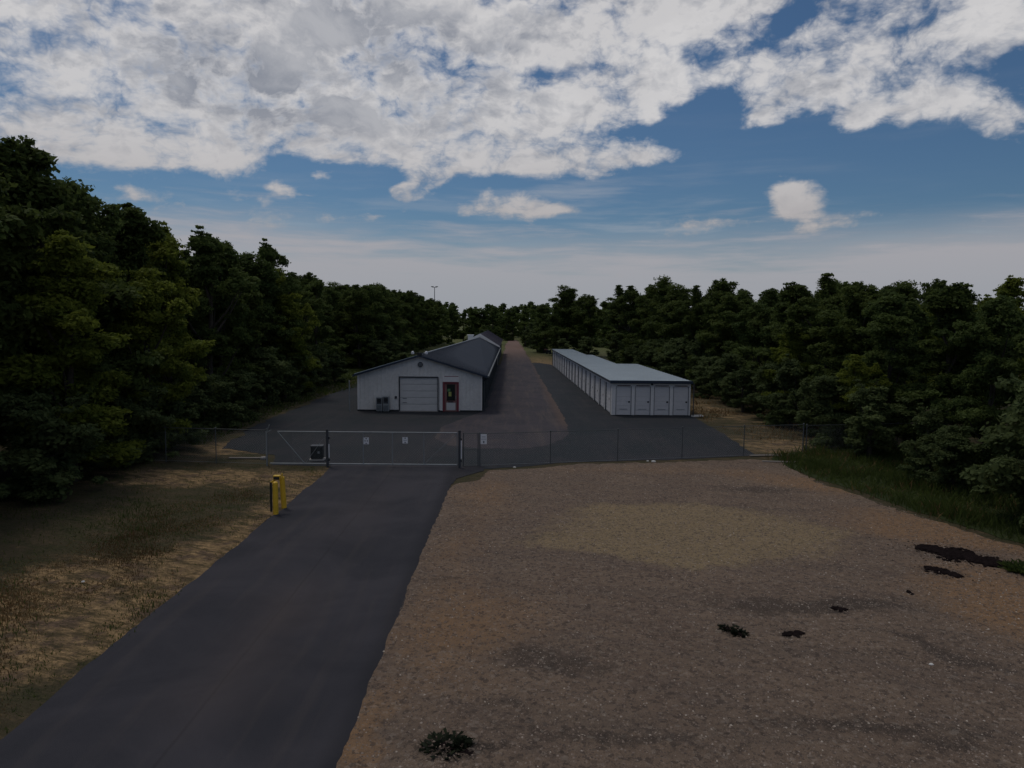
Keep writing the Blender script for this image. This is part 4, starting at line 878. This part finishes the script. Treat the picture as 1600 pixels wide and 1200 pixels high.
for i in range(26):
    Y = 21+i*3.5+random.uniform(-.8, .8); X = np.interp(Y, [20, 40, 60, 80, 110], [18.2, 17.6, 17.6, 17.8, 15.8])+random.uniform(-.6, .6)
    tree('bush', X, Y, random.uniform(2.4, 5.0), f'rounded bush at the foot of the right wood, {ORD[i]} going away from the camera', 'bushes at the foot of the right wood', wide=1.1)
tree('bright', 18.6, 48.5, 6.4, 'light green feathery small tree right of the white units, paler than its neighbours', vi=0, wide=1.0)
tree('bright', 18.0, 37.5, 4.9, 'light green young tree by the end of the right fence', vi=1, wide=1.0)
# round central tree and company past the lane
tree('broad', 10.3, 138, 12.8, 'large round dark tree in the middle distance past the white units', vi=2, wide=1.3)
tree('broad', 14.0, 133, 11.0, 'dark tree adjoining the large round one on its right', vi=0, wide=1.1)
tree('mid', 6.4, 146, 9.6, 'mid green tree adjoining the large round one on its left', vi=1, wide=1.0)
for (x, y_, h, l_) in [(8.5, 122, 3.6, 'bush in front of the large round tree, left one'), (12.2, 118, 3.8, 'bush in front of the large round tree, right one'), (5.2, 150, 5, 'tall bush at the right side of the lane end'), (4.6, 172, 6, 'pale bush where the lane meets the far trees'),
                       (-6.5, 158, 4.5, 'bush left of the lane beyond the rear building'), (-9.5, 112, 3.0, 'bush behind the left roof ridge, near the rear building'), (-12.5, 84, 2.6, 'pale scrub bush behind the charcoal roof')]:
    tree('bush', x, y_, h, l_, wide=1.2)
for i in range(16):
    X = -17+i*2.9+random.uniform(-.8, .8); Y = 185+random.uniform(-14, 14)+abs(X)*.3
    if -2.2 < X < 2.6 and Y < 215: Y = 232
    tree('far', X, Y, random.uniform(8.8, 11.2), 'distant tree closing off the end of the lane', 'distant trees at the end of the lane', name='broadleaf_tree')
# far wood: one mass along the horizon
def far_wood():
    Vs = []; Ts = []
    for i in range(150):
        X = -230+i*3.1+random.uniform(-2, 2); Y = 255+random.uniform(-18, 25)+abs(X)*.15; c, tr, H0 = VAR['far'][i % 3]; n = len(c.vertices)
        A = np.empty(n*3, np.float32); c.vertices.foreach_get('co', A); A = A.reshape(-1, 4, 3)[::4]; h = random.uniform(9.5, 13)
        ctr = A.mean(1, keepdims=True); A = ctr+(A-ctr)*1.9; s = h/H0; A = A*np.array([s*1.1, s*1.1, s]); A[..., 0] += X; A[..., 1] += Y; Vs.append(A.reshape(-1, 3)); Ts.append(RNG.random(len(A)).repeat(4)*.7+.3*random.random())
    V = np.concatenate(Vs); me = npmesh('far_wood', V, np.arange(len(V)).reshape(-1, 4), np.concatenate(Ts)); tag(link('far_wood', me, M['leaf_mid'], kind='stuff'), 'far wood along the horizon behind everything', 'woodland')
far_wood()
print('objects', len(bpy.data.objects), 'trees', cnt)
